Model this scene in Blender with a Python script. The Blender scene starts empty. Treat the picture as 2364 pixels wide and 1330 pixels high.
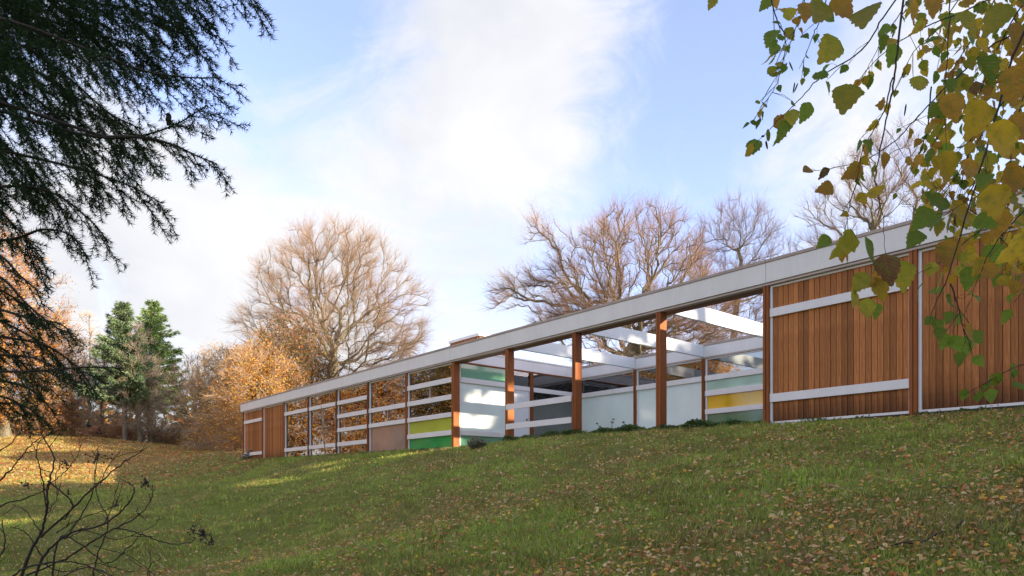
import bpy, math, random
import numpy as np
from mathutils import Vector, Matrix
R = np.random.RandomState(7)
random.seed(7)
SC = bpy.context.scene
COL = SC.collection
rad = math.radians

# ------------------------------------------------------------------ camera
F_PX, CX, HY = 1602.0, 1182.0, 1127.0        # focal length, centre column and horizon row of the 2364 px frame
VIEW = np.array([-.7666, .6421, 0.]); RIGHT = np.array([.6421, .7666, 0.]); UP = np.array([0, 0, 1.])
cam = bpy.data.cameras.new('camera'); camo = bpy.data.objects.new('camera', cam); COL.objects.link(camo)
camo.location = (0, 0, 0); camo.rotation_euler = (rad(90), 0, math.atan2(.7666, .6421))
cam.sensor_width = 36; cam.lens = 36 * F_PX / 2364; cam.shift_y = (HY - 665) / 2364
cam.clip_start = .05; cam.clip_end = 4000
SC.camera = camo

# ------------------------------------------------------------------ light
SUN_AZ, SUN_EL = 24.0, 15.5        # degrees from +X towards +Y, and above the horizon
sd = Vector((math.cos(rad(SUN_AZ)) * math.cos(rad(SUN_EL)), math.sin(rad(SUN_AZ)) * math.cos(rad(SUN_EL)), math.sin(rad(SUN_EL))))
sun = bpy.data.lights.new('sun', 'SUN'); sun.energy = 2.3; sun.angle = rad(.5); sun.color = (1., .83, .62)
suno = bpy.data.objects.new('sun', sun); COL.objects.link(suno)
suno.rotation_euler = sd.to_track_quat('Z', 'Y').to_euler(); suno.location = (30, 30, 40)
EXPOSURE = 2.5
SKY_STRENGTH = .15
SC.view_settings.view_transform = 'Standard'; SC.view_settings.look = 'None'
SC.view_settings.gamma = 1; SC.view_settings.use_curve_mapping = False
SC.view_settings.exposure = EXPOSURE
SC.cycles.max_bounces = 8; SC.cycles.transparent_max_bounces = 24
try:
    SC.cycles.use_denoising = True
except Exception:
    pass

def pdir(px, py):
    v = VIEW * F_PX + RIGHT * (px - CX) + UP * (HY - py)
    return v / np.linalg.norm(v)
def P(px, py, z):                  # the place seen at (px, py), z metres along the view axis
    return VIEW * z + RIGHT * (z * (px - CX) / F_PX) + UP * (z * (HY - py) / F_PX)

w = bpy.data.worlds.new('World'); SC.world = w; w.use_nodes = True
nt = w.node_tree; nt.nodes.clear()
N = nt.nodes.new; L = nt.links.new
out = N('ShaderNodeOutputWorld'); bg = N('ShaderNodeBackground'); bg.inputs[1].default_value = SKY_STRENGTH
L(bg.outputs[0], out.inputs[0])
sky = N('ShaderNodeTexSky'); sky.sky_type = 'NISHITA'; sky.sun_disc = False
sky.sun_elevation = rad(SUN_EL); sky.sun_rotation = rad(90 - SUN_AZ); sky.air_density = 1.0; sky.dust_density = .6; sky.ozone_density = 2.6
tc = N('ShaderNodeTexCoord')
def wmath(op, a, b=None, c=None):
    n = N('ShaderNodeMath'); n.operation = op
    for i, v in enumerate((a, b, c)):
        if v is None: continue
        if isinstance(v, (int, float)): n.inputs[i].default_value = v
        else: L(v, n.inputs[i])
    return n.outputs[0]
def blob(px, py, deg, amp):        # a bank of cloud (or a clear gap) around one direction
    d = N('ShaderNodeVectorMath'); d.operation = 'DOT_PRODUCT'; L(tc.outputs['Generated'], d.inputs[0]); d.inputs[1].default_value = tuple(pdir(px, py))
    m = N('ShaderNodeMapRange'); m.interpolation_type = 'SMOOTHSTEP'; L(d.outputs['Value'], m.inputs[0])
    m.inputs[1].default_value = math.cos(rad(deg)); m.inputs[2].default_value = 1; m.inputs[3].default_value = 0; m.inputs[4].default_value = amp
    return m.outputs[0]
def wnoise(scale, detail, rough, dist, vec, zs=1.6):
    mp = N('ShaderNodeMapping'); mp.inputs['Scale'].default_value = (1, 1, zs); mp.inputs['Location'].default_value = vec
    L(tc.outputs['Generated'], mp.inputs[0])
    n = N('ShaderNodeTexNoise'); n.inputs['Scale'].default_value = scale; n.inputs['Detail'].default_value = detail
    n.inputs['Roughness'].default_value = rough; n.inputs['Distortion'].default_value = dist
    L(mp.outputs[0], n.inputs['Vector']); return n.outputs['Fac']
acc = wnoise(2.6, 9, .56, .25, (1.7, .3, .9))
acc = wmath('MULTIPLY_ADD', wnoise(7.0, 10, .64, 1.3, (4.7, 2.3, .1), 1.5), .95, acc); acc = wmath('ADD', acc, -.22)
for b in ((880, 330, 24, .20), (250, 800, 22, .22), (1330, 150, 12, .22), (1900, 330, 9, .14), (1080, 120, 9, .10), (820, 20, 8, -.08),
          (1540, 500, 13, -.26), (1640, 40, 12, -.34), (1130, 740, 11, -.22), (620, 30, 13, -.36), (1780, 200, 6, -.1)):
    acc = wmath('ADD', acc, blob(*b))
cov = N('ShaderNodeMapRange'); cov.interpolation_type = 'SMOOTHSTEP'; L(acc, cov.inputs[0])
cov.inputs[1].default_value = .42; cov.inputs[2].default_value = 1.04; cov.inputs[3].default_value = .12; cov.inputs[4].default_value = 1
shade = N('ShaderNodeMapRange'); L(wnoise(3.3, 6, .55, .4, (9.1, 5.2, 3.3), 2.0), shade.inputs[0])
shade.inputs[1].default_value = .33; shade.inputs[2].default_value = .6; shade.inputs[3].default_value = 0; shade.inputs[4].default_value = 1
ccol = N('ShaderNodeMixRGB'); L(shade.outputs[0], ccol.inputs[0])
ccol.inputs[1].default_value = (.99, 1.02, 1.09, 1); ccol.inputs[2].default_value = (1.22, 1.22, 1.25, 1)
mx = N('ShaderNodeMixRGB'); L(cov.outputs[0], mx.inputs[0])
tint = N('ShaderNodeMixRGB'); tint.blend_type = 'MULTIPLY'; tint.inputs[0].default_value = 1
L(sky.outputs[0], tint.inputs[1]); tint.inputs[2].default_value = (.70, .555, .60, 1)
L(tint.outputs[0], mx.inputs[1]); L(ccol.outputs[0], mx.inputs[2]); L(mx.outputs[0], bg.inputs[0])

# ------------------------------------------------------------------ helpers
def tag(o, label=None, cat=None, group=None, kind=None):
    if label: o['label'] = label
    if cat: o['category'] = cat
    if group: o['group'] = group
    if kind: o['kind'] = kind
    return o
def empty(name, loc=(0, 0, 0), **k):
    o = bpy.data.objects.new(name, None); COL.objects.link(o); o.location = loc; o.empty_display_size = .2
    return tag(o, **k)
def npmesh(name, verts, faces, mat=None, cols=None, smooth=False):
    """verts (n,3), faces (m,3) or (m,4) arrays, cols (m,3) one colour per face"""
    me = bpy.data.meshes.new(name)
    verts = np.asarray(verts, np.float32); faces = np.asarray(faces, np.int32); k = faces.shape[1]
    me.vertices.add(len(verts)); me.vertices.foreach_set('co', verts.ravel())
    me.loops.add(faces.size); me.loops.foreach_set('vertex_index', faces.ravel())
    me.polygons.add(len(faces)); me.polygons.foreach_set('loop_start', np.arange(0, faces.size, k, dtype=np.int32))
    if smooth: me.polygons.foreach_set('use_smooth', np.ones(len(faces), bool))
    me.update(calc_edges=True)
    if cols is not None:
        a = me.attributes.new('tint', 'FLOAT_COLOR', 'FACE')
        c = np.ones((len(faces), 4), np.float32); c[:, :3] = cols; a.data.foreach_set('color', c.ravel())
    if mat: me.materials.append(mat)
    return me
def link(name, me, parent=None, loc=None):
    """link a mesh; under a top-level Empty it keeps its world coordinates"""
    o = bpy.data.objects.new(name, me); COL.objects.link(o)
    if parent is not None:
        o.parent = parent
        if parent.parent is None: o.matrix_parent_inverse = Matrix.Translation(parent.location).inverted()
    if loc is not None: o.location = loc
    return o
class MB:
    """collects boxes and quads for one small mesh"""
    def __init__(s): s.v = []; s.f = []
    def box(s, x0, x1, y0, y1, z0, z1):
        b = len(s.v); s.v += [(x0, y0, z0), (x1, y0, z0), (x1, y1, z0), (x0, y1, z0), (x0, y0, z1), (x1, y0, z1), (x1, y1, z1), (x0, y1, z1)]
        s.f += [tuple(b + i for i in q) for q in ((0, 3, 2, 1), (4, 5, 6, 7), (0, 1, 5, 4), (1, 2, 6, 5), (2, 3, 7, 6), (3, 0, 4, 7))]; return s
    def mesh(s, name, mat, bevel=0):
        me = bpy.data.meshes.new(name); me.from_pydata(s.v, [], s.f)
        if mat: me.materials.append(mat)
        if bevel:
            import bmesh
            bm = bmesh.new(); bm.from_mesh(me)
            bmesh.ops.bevel(bm, geom=list(bm.edges), offset=bevel, segments=1, affect='EDGES'); bm.to_mesh(me); bm.free()
        me.update(); return me
    def add(s, name, mat, parent, bevel=0): return link(name, s.mesh(name, mat, bevel), parent)
def bx(name, mat, parent, x0, x1, y0, y1, z0, z1, bevel=0): return MB().box(x0, x1, y0, y1, z0, z1).add(name, mat, parent, bevel)

# tubes from arrays of segments
def seg_tubes(A, B, ra, rb, sides=3):
    A = np.asarray(A, float); B = np.asarray(B, float); n = len(A)
    d = B - A; ln = np.linalg.norm(d, axis=1, keepdims=True); ln[ln < 1e-9] = 1e-9; d = d / ln
    h = np.where(np.abs(d[:, 2:3]) > .9, np.array([[1., 0, 0]]), np.array([[0, 0, 1.]]))
    u = np.cross(d, h); u /= np.linalg.norm(u, axis=1, keepdims=True); v = np.cross(d, u)
    an = np.arange(sides) * 2 * math.pi / sides
    ring = u[:, None, :] * np.cos(an)[None, :, None] + v[:, None, :] * np.sin(an)[None, :, None]
    va = A[:, None, :] + ring * np.reshape(ra, (-1, 1, 1)); vb = B[:, None, :] + ring * np.reshape(rb, (-1, 1, 1))
    V = np.concatenate([va, vb], 1).reshape(-1, 3)
    base = (np.arange(n) * 2 * sides)[:, None, None]; i = np.arange(sides); j = (i + 1) % sides
    q = np.stack([i, j, j + sides, i + sides], 1)[None]
    return V, (base + q).reshape(-1, 4)
def path_tube(pts, radii, sides=6):
    """one smooth tube through pts"""
    pts = np.asarray(pts, float); n = len(pts); t = np.gradient(pts, axis=0); t /= np.linalg.norm(t, axis=1, keepdims=True) + 1e-9
    V = []; up = np.array([.13, .21, .97]); 
    u = np.cross(t[0], up); u /= np.linalg.norm(u)
    an = np.arange(sides) * 2 * math.pi / sides
    for k in range(n):
        u = u - t[k] * np.dot(u, t[k]); u /= np.linalg.norm(u); v = np.cross(t[k], u)
        V.append(pts[k] + radii[k] * (np.cos(an)[:, None] * u + np.sin(an)[:, None] * v))
    V = np.concatenate(V); F = []
    i = np.arange(sides); j = (i + 1) % sides
    for k in range(n - 1): F.append(np.stack([i + k * sides, j + k * sides, j + (k + 1) * sides, i + (k + 1) * sides], 1))
    return V, np.concatenate(F)
def merge(parts):
    V = []; Fs = []; b = 0
    for v, f in parts: V.append(v); Fs.append(f + b); b += len(v)
    return np.concatenate(V), np.concatenate(Fs)
def spline(pts, n):
    """Catmull-Rom through pts"""
    pts = np.asarray(pts, float); p = np.vstack([2 * pts[0] - pts[1], pts, 2 * pts[-1] - pts[-2]]); o = []
    m = len(pts) - 1
    for t in np.linspace(0, m - 1e-6, n):
        k = int(t); s = t - k; a, b, c, d = p[k:k + 4]
        o.append(.5 * ((2 * b) + (-a + c) * s + (2 * a - 5 * b + 4 * c - d) * s * s + (-a + 3 * b - 3 * c + d) * s ** 3))
    return np.array(o)

# ------------------------------------------------------------------ materials
MATS = {}
def mat(name, rgb=(.5, .5, .5), rough=.7, spec=.5, build=None):
    if name in MATS: return MATS[name]
    m = bpy.data.materials.new(name); m.use_nodes = True; b = m.node_tree.nodes['Principled BSDF']
    b.inputs['Base Color'].default_value = (*rgb, 1); b.inputs['Roughness'].default_value = rough
    b.inputs['Specular IOR Level'].default_value = spec
    if build: build(m.node_tree, b)
    MATS[name] = m; return m
def nn(t, kind, **k):
    n = t.nodes.new(kind)
    for a, v in k.items(): setattr(n, a, v)
    return n
def noise(t, scale, detail=4, rough=.55, coord='Object', sc=None, dist=0):
    c = nn(t, 'ShaderNodeTexCoord'); n = nn(t, 'ShaderNodeTexNoise'); n.inputs['Scale'].default_value = scale; n.inputs['Detail'].default_value = detail
    n.inputs['Roughness'].default_value = rough; n.inputs['Distortion'].default_value = dist
    if sc:
        m = nn(t, 'ShaderNodeMapping'); m.inputs['Scale'].default_value = sc; t.links.new(c.outputs[coord], m.inputs[0]); t.links.new(m.outputs[0], n.inputs['Vector'])
    else: t.links.new(c.outputs[coord], n.inputs['Vector'])
    return n.outputs['Fac']
def ramp(t, fac, stops):
    r = nn(t, 'ShaderNodeValToRGB'); e = r.color_ramp.elements
    while len(e) < len(stops): e.new(.5)
    for i, (p, c) in enumerate(stops): e[i].position = p; e[i].color = (*c, 1)
    t.links.new(fac, r.inputs[0]); return r.outputs[0]
def mix(t, fac, a, b, mode='MIX'):
    m = nn(t, 'ShaderNodeMixRGB', blend_type=mode)
    for i, v in enumerate((fac, a, b)):
        if isinstance(v, (int, float)): m.inputs[i].default_value = v
        elif isinstance(v, tuple): m.inputs[i].default_value = (*v, 1)
        else: t.links.new(v, m.inputs[i])
    return m.outputs[0]
def mrange(t, v, a, b, c=0., d=1.):
    m = nn(t, 'ShaderNodeMapRange'); t.links.new(v, m.inputs[0])
    for i, x in enumerate((a, b, c, d)): m.inputs[i + 1].default_value = x
    return m.outputs[0]
def bump(t, b, h, strength=.3, dist=.02):
    n = nn(t, 'ShaderNodeBump'); n.inputs['Strength'].default_value = strength; n.inputs['Distance'].default_value = dist
    t.links.new(h, n.inputs['Height']); t.links.new(n.outputs[0], b.inputs['Normal'])
def orand(t): return nn(t, 'ShaderNodeObjectInfo').outputs['Random']
def attr(t, name='tint'): return nn(t, 'ShaderNodeAttribute', attribute_name=name).outputs['Color']

def b_wood(dark, light, stain=True):
    def f(t, b):
        g = noise(t, 3.0, 6, .6, sc=(28, 28, 1.1), dist=.5)
        c = ramp(t, g, [(.25, dark), (.55, tuple((d + l) / 2 for d, l in zip(dark, light))), (.78, light)])
        hs = nn(t, 'ShaderNodeHueSaturation'); t.links.new(c, hs.inputs['Color'])
        t.links.new(mrange(t, orand(t), 0, 1, .66, 1.28), hs.inputs['Value'])
        c = hs.outputs[0]
        if stain:      # damp dark staining that creeps up the foot of the boards
            gn = nn(t, 'ShaderNodeNewGeometry'); s = nn(t, 'ShaderNodeSeparateXYZ'); t.links.new(gn.outputs['Position'], s.inputs[0])
            n2 = noise(t, 6, 4, .6, sc=(3, 3, .8)); a = nn(t, 'ShaderNodeMath', operation='MULTIPLY_ADD'); t.links.new(n2, a.inputs[0]); a.inputs[1].default_value = -.75; t.links.new(s.outputs[2], a.inputs[2])
            c = mix(t, mrange(t, a.outputs[0], .82, 1.35, .72, 0), c, (.035, .014, .008))
        t.links.new(c, b.inputs['Base Color']); bump(t, b, g, .25, .004)
        t.links.new(mrange(t, g, .2, .8, .55, .75), b.inputs['Roughness'])
    return f
M_PLANK = mat('cedar_plank', rough=.5, spec=.2, build=b_wood((.25, .080, .024), (.62, .26, .088)))
M_POST = mat('oiled_post_timber', rough=.5, spec=.2, build=b_wood((.18, .052, .016), (.38, .130, .040), False))
def b_paint(c0, c1):
    def f(t, b):
        n = noise(t, 2.2, 6, .65, sc=(1, 1, .35)); n2 = noise(t, 12, 5, .65, sc=(3, 3, .25))
        c = mix(t, mrange(t, n, .38, .68), c1, c0); c = mix(t, mrange(t, n2, .55, .75, 0, .6), c, tuple(x * y for x, y in zip(c0, (.80, .77, .72))))
        t.links.new(c, b.inputs['Base Color']); bump(t, b, n2, .06, .003)
    return f
M_WHITE = mat('white_gloss_paint', rough=.35, build=b_paint((.80, .77, .79), (.74, .71, .72)))
M_FASCIA = mat('fascia_paint', rough=.5, build=b_paint((.80, .77, .76), (.73, .70, .69)))
M_BEAM = mat('pale_beam_paint', rough=.28, build=b_paint((.76, .80, .83), (.72, .76, .78)))
M_CAP = mat('coping_metal', rough=.45, build=b_paint((.45, .35, .30), (.36, .27, .23)))
M_TRIM = mat('drip_trim', rough=.5, build=b_paint((.50, .40, .37), (.42, .33, .30)))
M_SOFFIT = mat('soffit_timber', rough=.6, spec=.2, build=b_wood((.16, .07, .045), (.30, .13, .08), False))
M_DARK = mat('dark_plinth', rgb=(.04, .025, .02), rough=.8)
M_BLACK = mat('black_metal', rgb=(.015, .015, .02), rough=.35)
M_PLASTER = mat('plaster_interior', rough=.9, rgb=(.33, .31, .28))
M_FLOOR = mat('interior_floor', rough=.5, build=b_wood((.10, .05, .03), (.2, .1, .05), False))
M_CURTAIN = mat('pale_curtain', rgb=(.45, .52, .55), rough=.9)
M_BLIND = mat('blind_slat', rgb=(.66, .66, .60), rough=.5)
M_PAVING = mat('courtyard_paving', rough=.85, build=lambda t, b: t.links.new(ramp(t, noise(t, 6, 5), [(.3, (.22, .21, .19)), (.7, (.36, .35, .32))]), b.inputs['Base Color']))
def panel(name, rgb, rough=.06, var=.12):
    def f(t, b):
        n = noise(t, 1.6, 3, .5); c = mix(t, mrange(t, n, .3, .7), tuple(x * (1 - var) for x in rgb), tuple(min(1, x * (1 + var)) for x in rgb))
        t.links.new(c, b.inputs['Base Color']); bump(t, b, noise(t, .9, 2), .02, .02)
    return mat(name, rgb, rough, .9, f)
M_GREEN = panel('bright_green_glass_panel', (.004, .30, .075))
M_LIME = panel('lime_glass_panel', (.42, .47, .06))
M_BROWN = panel('taupe_glass_panel', (.27, .185, .155))
M_YELLOW = panel('yellow_glass_panel', (.66, .40, .025))
M_SAGE = panel('sage_green_glass_panel', (.14, .33, .20))
M_MINT = panel('mint_glass_panel', (.42, .60, .50))
M_DKGREEN = panel('dark_green_glass_panel', (.06, .19, .12))
M_FROST = panel('frosted_pale_glass', (.73, .82, .82), .13, .05)
M_DOOR = panel('white_door_paint', (.74, .75, .82), .18, .02)
def glass(name, tint, base=.10, ior=1.7, roughness=.0):
    m = bpy.data.materials.new(name); m.use_nodes = True; t = m.node_tree; t.nodes.clear()
    o = nn(t, 'ShaderNodeOutputMaterial'); ms = nn(t, 'ShaderNodeMixShader'); tr = nn(t, 'ShaderNodeBsdfTransparent'); gl = nn(t, 'ShaderNodeBsdfGlossy')
    tr.inputs[0].default_value = (*tint, 1); gl.inputs['Roughness'].default_value = roughness; gl.inputs['Color'].default_value = (.95, .95, .95, 1)
    fr = nn(t, 'ShaderNodeFresnel'); fr.inputs[0].default_value = ior
    c = nn(t, 'ShaderNodeTexCoord'); nz = nn(t, 'ShaderNodeTexNoise'); nz.inputs['Scale'].default_value = .55; nz.inputs['Detail'].default_value = 1; t.links.new(c.outputs['Object'], nz.inputs['Vector'])
    bp = nn(t, 'ShaderNodeBump'); bp.inputs['Strength'].default_value = .05; bp.inputs['Distance'].default_value = .05; t.links.new(nz.outputs['Fac'], bp.inputs['Height']); t.links.new(bp.outputs[0], gl.inputs['Normal'])
    a = nn(t, 'ShaderNodeMath', operation='ADD', use_clamp=True); t.links.new(fr.outputs[0], a.inputs[0]); a.inputs[1].default_value = base
    t.links.new(a.outputs[0], ms.inputs[0]); t.links.new(tr.outputs[0], ms.inputs[1]); t.links.new(gl.outputs[0], ms.inputs[2]); t.links.new(ms.outputs[0], o.inputs[0])
    return m
M_GLASS = glass('clear_window_glass', (.82, .86, .84), .10, 1.75)
M_TEAL = glass('dark_teal_tinted_glass', (.08, .32, .26), .08, 1.6)

def leafmat(name, trans=.35, rough=.5, veins=False, val=(.8, 1.2), bright=1.0):
    """foliage: colour from the per-face tint, part of the light passes through"""
    m = bpy.data.materials.new(name); m.use_nodes = True; t = m.node_tree; b = t.nodes['Principled BSDF']; o = t.nodes['Material Output']
    c = attr(t)
    hs = nn(t, 'ShaderNodeHueSaturation'); t.links.new(c, hs.inputs['Color']); t.links.new(mrange(t, orand(t), 0, 1, *val), hs.inputs['Value']); c = hs.outputs[0]
    if veins:
        n = noise(t, 55, 4, .7); c = mix(t, mrange(t, n, .56, .72, 0, .55), c, (.055, .03, .008))
    b.inputs['Roughness'].default_value = rough; t.links.new(c, b.inputs['Base Color']); b.inputs['Specular IOR Level'].default_value = .3
    tr = nn(t, 'ShaderNodeBsdfTranslucent'); g = nn(t, 'ShaderNodeGamma'); g.inputs[1].default_value = .8; t.links.new(c, g.inputs[0]); t.links.new(g.outputs[0], tr.inputs[0])
    ms = nn(t, 'ShaderNodeMixShader'); ms.inputs[0].default_value = trans
    t.links.new(b.outputs[0], ms.inputs[1]); t.links.new(tr.outputs[0], ms.inputs[2]); t.links.new(ms.outputs[0], o.inputs[0])
    return m
M_LEAF = leafmat('autumn_leaf', .4, .55)
M_BIRCH = leafmat('birch_leaf', .6, .45, True)
M_NEEDLE = leafmat('spruce_needle', .12, .45); M_SPRUCE = leafmat('dark_spruce_needle', .1, .7); M_SPRUCE.node_tree.nodes['Principled BSDF'].inputs['Specular IOR Level'].default_value = .08
M_TWIG = leafmat('fine_twig', 0.0, .8)
M_GRASS = leafmat('grass_blade', .3, .5, val=(.55, 1.5))
def bark(name, stops, scale=5, sc=(1, 1, .3), bs=.6, lichen=.5):
    def f(t, b):
        n = noise(t, scale, 8, .65, sc=sc); n2 = noise(t, 1.1, 3, .6)
        c = ramp(t, n, stops); c = mix(t, mrange(t, n2, .48, .65, 0, lichen), c, (.20, .21, .10)); t.links.new(c, b.inputs['Base Color']); bump(t, b, n, bs, .03)
    return mat(name, rough=.85, build=f)
M_BEECH = bark('beech_bark', [(.3, (.08, .066, .046)), (.55, (.18, .155, .105)), (.75, (.31, .275, .195))])
M_DKBARK = bark('dark_wet_twig_bark', [(.3, (.020, .012, .010)), (.6, (.045, .030, .026)), (.8, (.09, .07, .065))], 30, (1, 1, 1), .3, 0)
M_CONBARK = bark('conifer_bark', [(.3, (.11, .085, .065)), (.55, (.22, .18, .14)), (.75, (.30, .26, .2))])
M_STONE = mat('mossy_stone', rough=.9, build=lambda t, b: (t.links.new(ramp(t, noise(t, 9, 6, .65), [(.3, (.06, .065, .05)), (.5, (.2, .19, .17)), (.75, (.42, .4, .36))]), b.inputs['Base Color']), bump(t, b, noise(t, 20, 5), .6, .02)))
M_STAKE = mat('weathered_stake', rough=.8, build=b_wood((.16, .11, .07), (.30, .21, .14), False))
# ------------------------------------------------------------------ terrain
D = 11.6                     # the long front of the house stands D metres in front of the camera
POSTX = [-34.15, -31.62, -29.14, -26.62, -24.10, -21.66, -19.12, -16.54, -14.08, -11.59, -9.12, -6.69, -4.23, -1.77, .69, 3.15]
BACKY = 16.75
ctrl = []
for px, py in ((605, 1060), (650, 1058), (710, 1055.7), (778, 1051.9), (850, 1047), (939, 1041.7), (1035, 1037), (1178, 1021), (1334, 1006), (1530, 995), (1770, 974), (2110, 956), (2364, 935)):
    d = .6421 * F_PX + .7666 * (px - CX); z = D * F_PX / d; p = P(px, py, z); ctrl.append((p[0], D - .05, p[2] - (.07 if px > 1700 else .02)))
ctrl += [(0, D, 1.1), (4, D, 1.1), (-34.2, D, 1.40), (-35.5, 11.4, 1.62), (-37, 10.8, 1.72), (-36.5, 13.5, 1.6), (-35, 17, 1.5), (-28, 14, 1.1), (-20, 14, 1.05), (-10, 14, 1.05), (0, 14, 1.05), (4, 14, 1.05), (-28, 20, 1.1), (-10, 20, 1.1), (4, 20, 1.1)]
for x in (-26, -20, -14, -8, -3, 3):
    for y, h in ((0, -1.62), (3, -.9), (6, -.18), (9, .53)):
        ctrl.append((x, y, h + (.00098 * x * x if x < -8 else 0) * max(0, 1 - y / 9)))
for px, pts in {0: ((12, 1345), (14, 1250), (20, 1180), (27, 1127), (36, 1082), (46, 1042), (56, 1012)),
                220: ((13, 1320), (20, 1195), (30, 1110), (42, 1056), (56, 1012)),
                400: ((14, 1260), (20, 1190), (28, 1115), (38, 1066), (50, 1042), (64, 1033)),
                520: ((12, 1290), (18, 1190), (26, 1115), (33, 1068), (40, 1046))}.items():
    for z, py in pts: ctrl.append(tuple(P(px, py, z)))
ctrl += [(-70, -25, 1.5), (-50, -25, -.5), (-30, -20, -3), (-12, -8, -2.6), (0, -8, -3.2), (8, 2, -1.3), (12, 8, .2), (10, -10, -3.8), (-30, -5, -1.2), (-75, 25, 4.3), (-60, 30, 3.8), (-45, 35, 2.6), (-30, 40, 2.2), (-10, 40, 2.4), (20, 40, 2.5), (25, 20, 2), (30, 0, 0)]
for a in range(0, 360, 20):
    for r, hh in ((130, 1.), (420, 1.2), (1500, 1.5)):
        x, y = r * math.cos(rad(a)), r * math.sin(rad(a)); n = (y * .8 - x * .45) / r
        ctrl.append((x, y, (4.6 * n - (2 if n > 0 else 0) if n > -.2 else 9 * n) * hh * (1 if n < 0 else 1)))
CT = np.array(ctrl); SCL = 30.
def _warp(p):       # shrink far distances so the fit stays calm out there
    r = np.linalg.norm(p, axis=-1, keepdims=True); return p / SCL * (np.log1p(r / 60.) / (r / 60. + 1e-9))
def _k(r2): return np.where(r2 > 1e-12, .5 * r2 * np.log(r2 + 1e-12), 0)
_C = _warp(CT[:, :2]); _n = len(CT)
_K = _k(((_C[:, None] - _C[None]) ** 2).sum(-1)) + np.eye(_n) * 3e-4
_Pm = np.hstack([np.ones((_n, 1)), _C]); _A = np.block([[_K, _Pm], [_Pm.T, np.zeros((3, 3))]])
_w = np.linalg.solve(_A, np.concatenate([CT[:, 2], np.zeros(3)]))
def ground(x, y):
    x = np.atleast_1d(np.asarray(x, float)); y = np.atleast_1d(np.asarray(y, float)); q = _warp(np.stack([x, y], 1)); o = np.empty(len(q))
    for s in range(0, len(q), 20000):
        c = q[s:s + 20000]; o[s:s + 20000] = _k(((c[:, None] - _C[None]) ** 2).sum(-1)) @ _w[:_n] + _w[_n] + c @ _w[_n + 1:]
    amp = np.clip((D - y) / 4, 0, 1)
    o += amp * (.035 * np.sin(x * 1.3 + y * .7) * np.sin(y * 1.1 - x * .4) + .02 * np.sin(x * 3.1 + 1) * np.sin(y * 2.7))
    return o
def g1(x, y): return float(ground(x, y)[0])
def gp(px, z):              # ground point under column px at depth z
    p = P(px, HY, z); return np.array([p[0], p[1], g1(p[0], p[1])])

gx = np.concatenate([-np.geomspace(1800, 62, 22), np.linspace(-60, 8, 170), np.geomspace(10, 1800, 22)])
gy = np.concatenate([-np.geomspace(1800, 6, 26), np.linspace(-5, 24, 110), np.geomspace(25, 1800, 26)])
GX, GY = np.meshgrid(gx, gy, indexing='ij'); GZ = ground(GX.ravel(), GY.ravel())
nx, ny = len(gx), len(gy); ii, jj = np.meshgrid(np.arange(nx - 1), np.arange(ny - 1), indexing='ij'); a = (ii * ny + jj).ravel()
gf = np.stack([a, a + ny, a + ny + 1, a + 1], 1)
def b_ground(t, b):
    n = noise(t, .35, 8, .6); n2 = noise(t, 6, 5, .7); n3 = noise(t, 90, 4, .7)
    c = ramp(t, n2, [(.3, (.12, .14, .03)), (.5, (.18, .22, .04)), (.7, (.26, .27, .06))])
    c = mix(t, mrange(t, n, .42, .62, 0, .35), c, (.19, .14, .06)); c = mix(t, mrange(t, n3, .45, .7, 0, .6), c, (.07, .075, .022))
    # leaf-strewn, drier turf out on the rising ground to the west
    g = nn(t, 'ShaderNodeNewGeometry'); s = nn(t, 'ShaderNodeSeparateXYZ'); t.links.new(g.outputs['Position'], s.inputs[0])
    far = mrange(t, s.outputs[0], -33, -44, 0, 1); n4 = noise(t, .8, 6, .7)
    m = nn(t, 'ShaderNodeMath', operation='MULTIPLY'); t.links.new(far, m.inputs[0]); t.links.new(mrange(t, n4, .35, .6, .25, .95), m.inputs[1])
    c = mix(t, m.outputs[0], c, (.30, .19, .075)); t.links.new(c, b.inputs['Base Color']); bump(t, b, n3, .7, .05)
M_GROUND = mat('turf', rough=.95, spec=.1, build=b_ground)
lawn = link('ground', npmesh('ground', np.stack([GX.ravel(), GY.ravel(), GZ], 1), gf, M_GROUND, smooth=True))
tag(lawn, 'sloping green lawn littered with fallen autumn leaves', kind='structure')
# ------------------------------------------------------------------ house
house = empty('modern_house', (-15, 15, 1.16), label='long low modernist house of cedar boards, white rails and coloured glass panels above the lawn', cat='house')
Z0, ZR = 1.16, 3.66                      # sill and soffit heights (eye level is 0)
RAILS = {'a': (3.09, 3.24), 'b': (2.59, 2.74), 'c': (2.08, 2.22), 'd': (1.55, 1.70)}
PARTS = {}
def part(name, m, *dims, bevel=.004, label=None, parent=None):
    o = bx(name, m, parent or house, *dims, bevel=bevel)
    if parent is not None: o.matrix_parent_inverse = PINV
    if label: o['label'] = label
    return o
PINV = Matrix.Identity(4)
def child(o, p):
    """o keeps its world place as a sub-part of p (p sits at the house's frame)"""
    o.parent = p; o.matrix_parent_inverse = Matrix.Identity(4)
    return o
# p's own matrix is identity with parent inverse set, so children in world coordinates stay put

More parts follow.
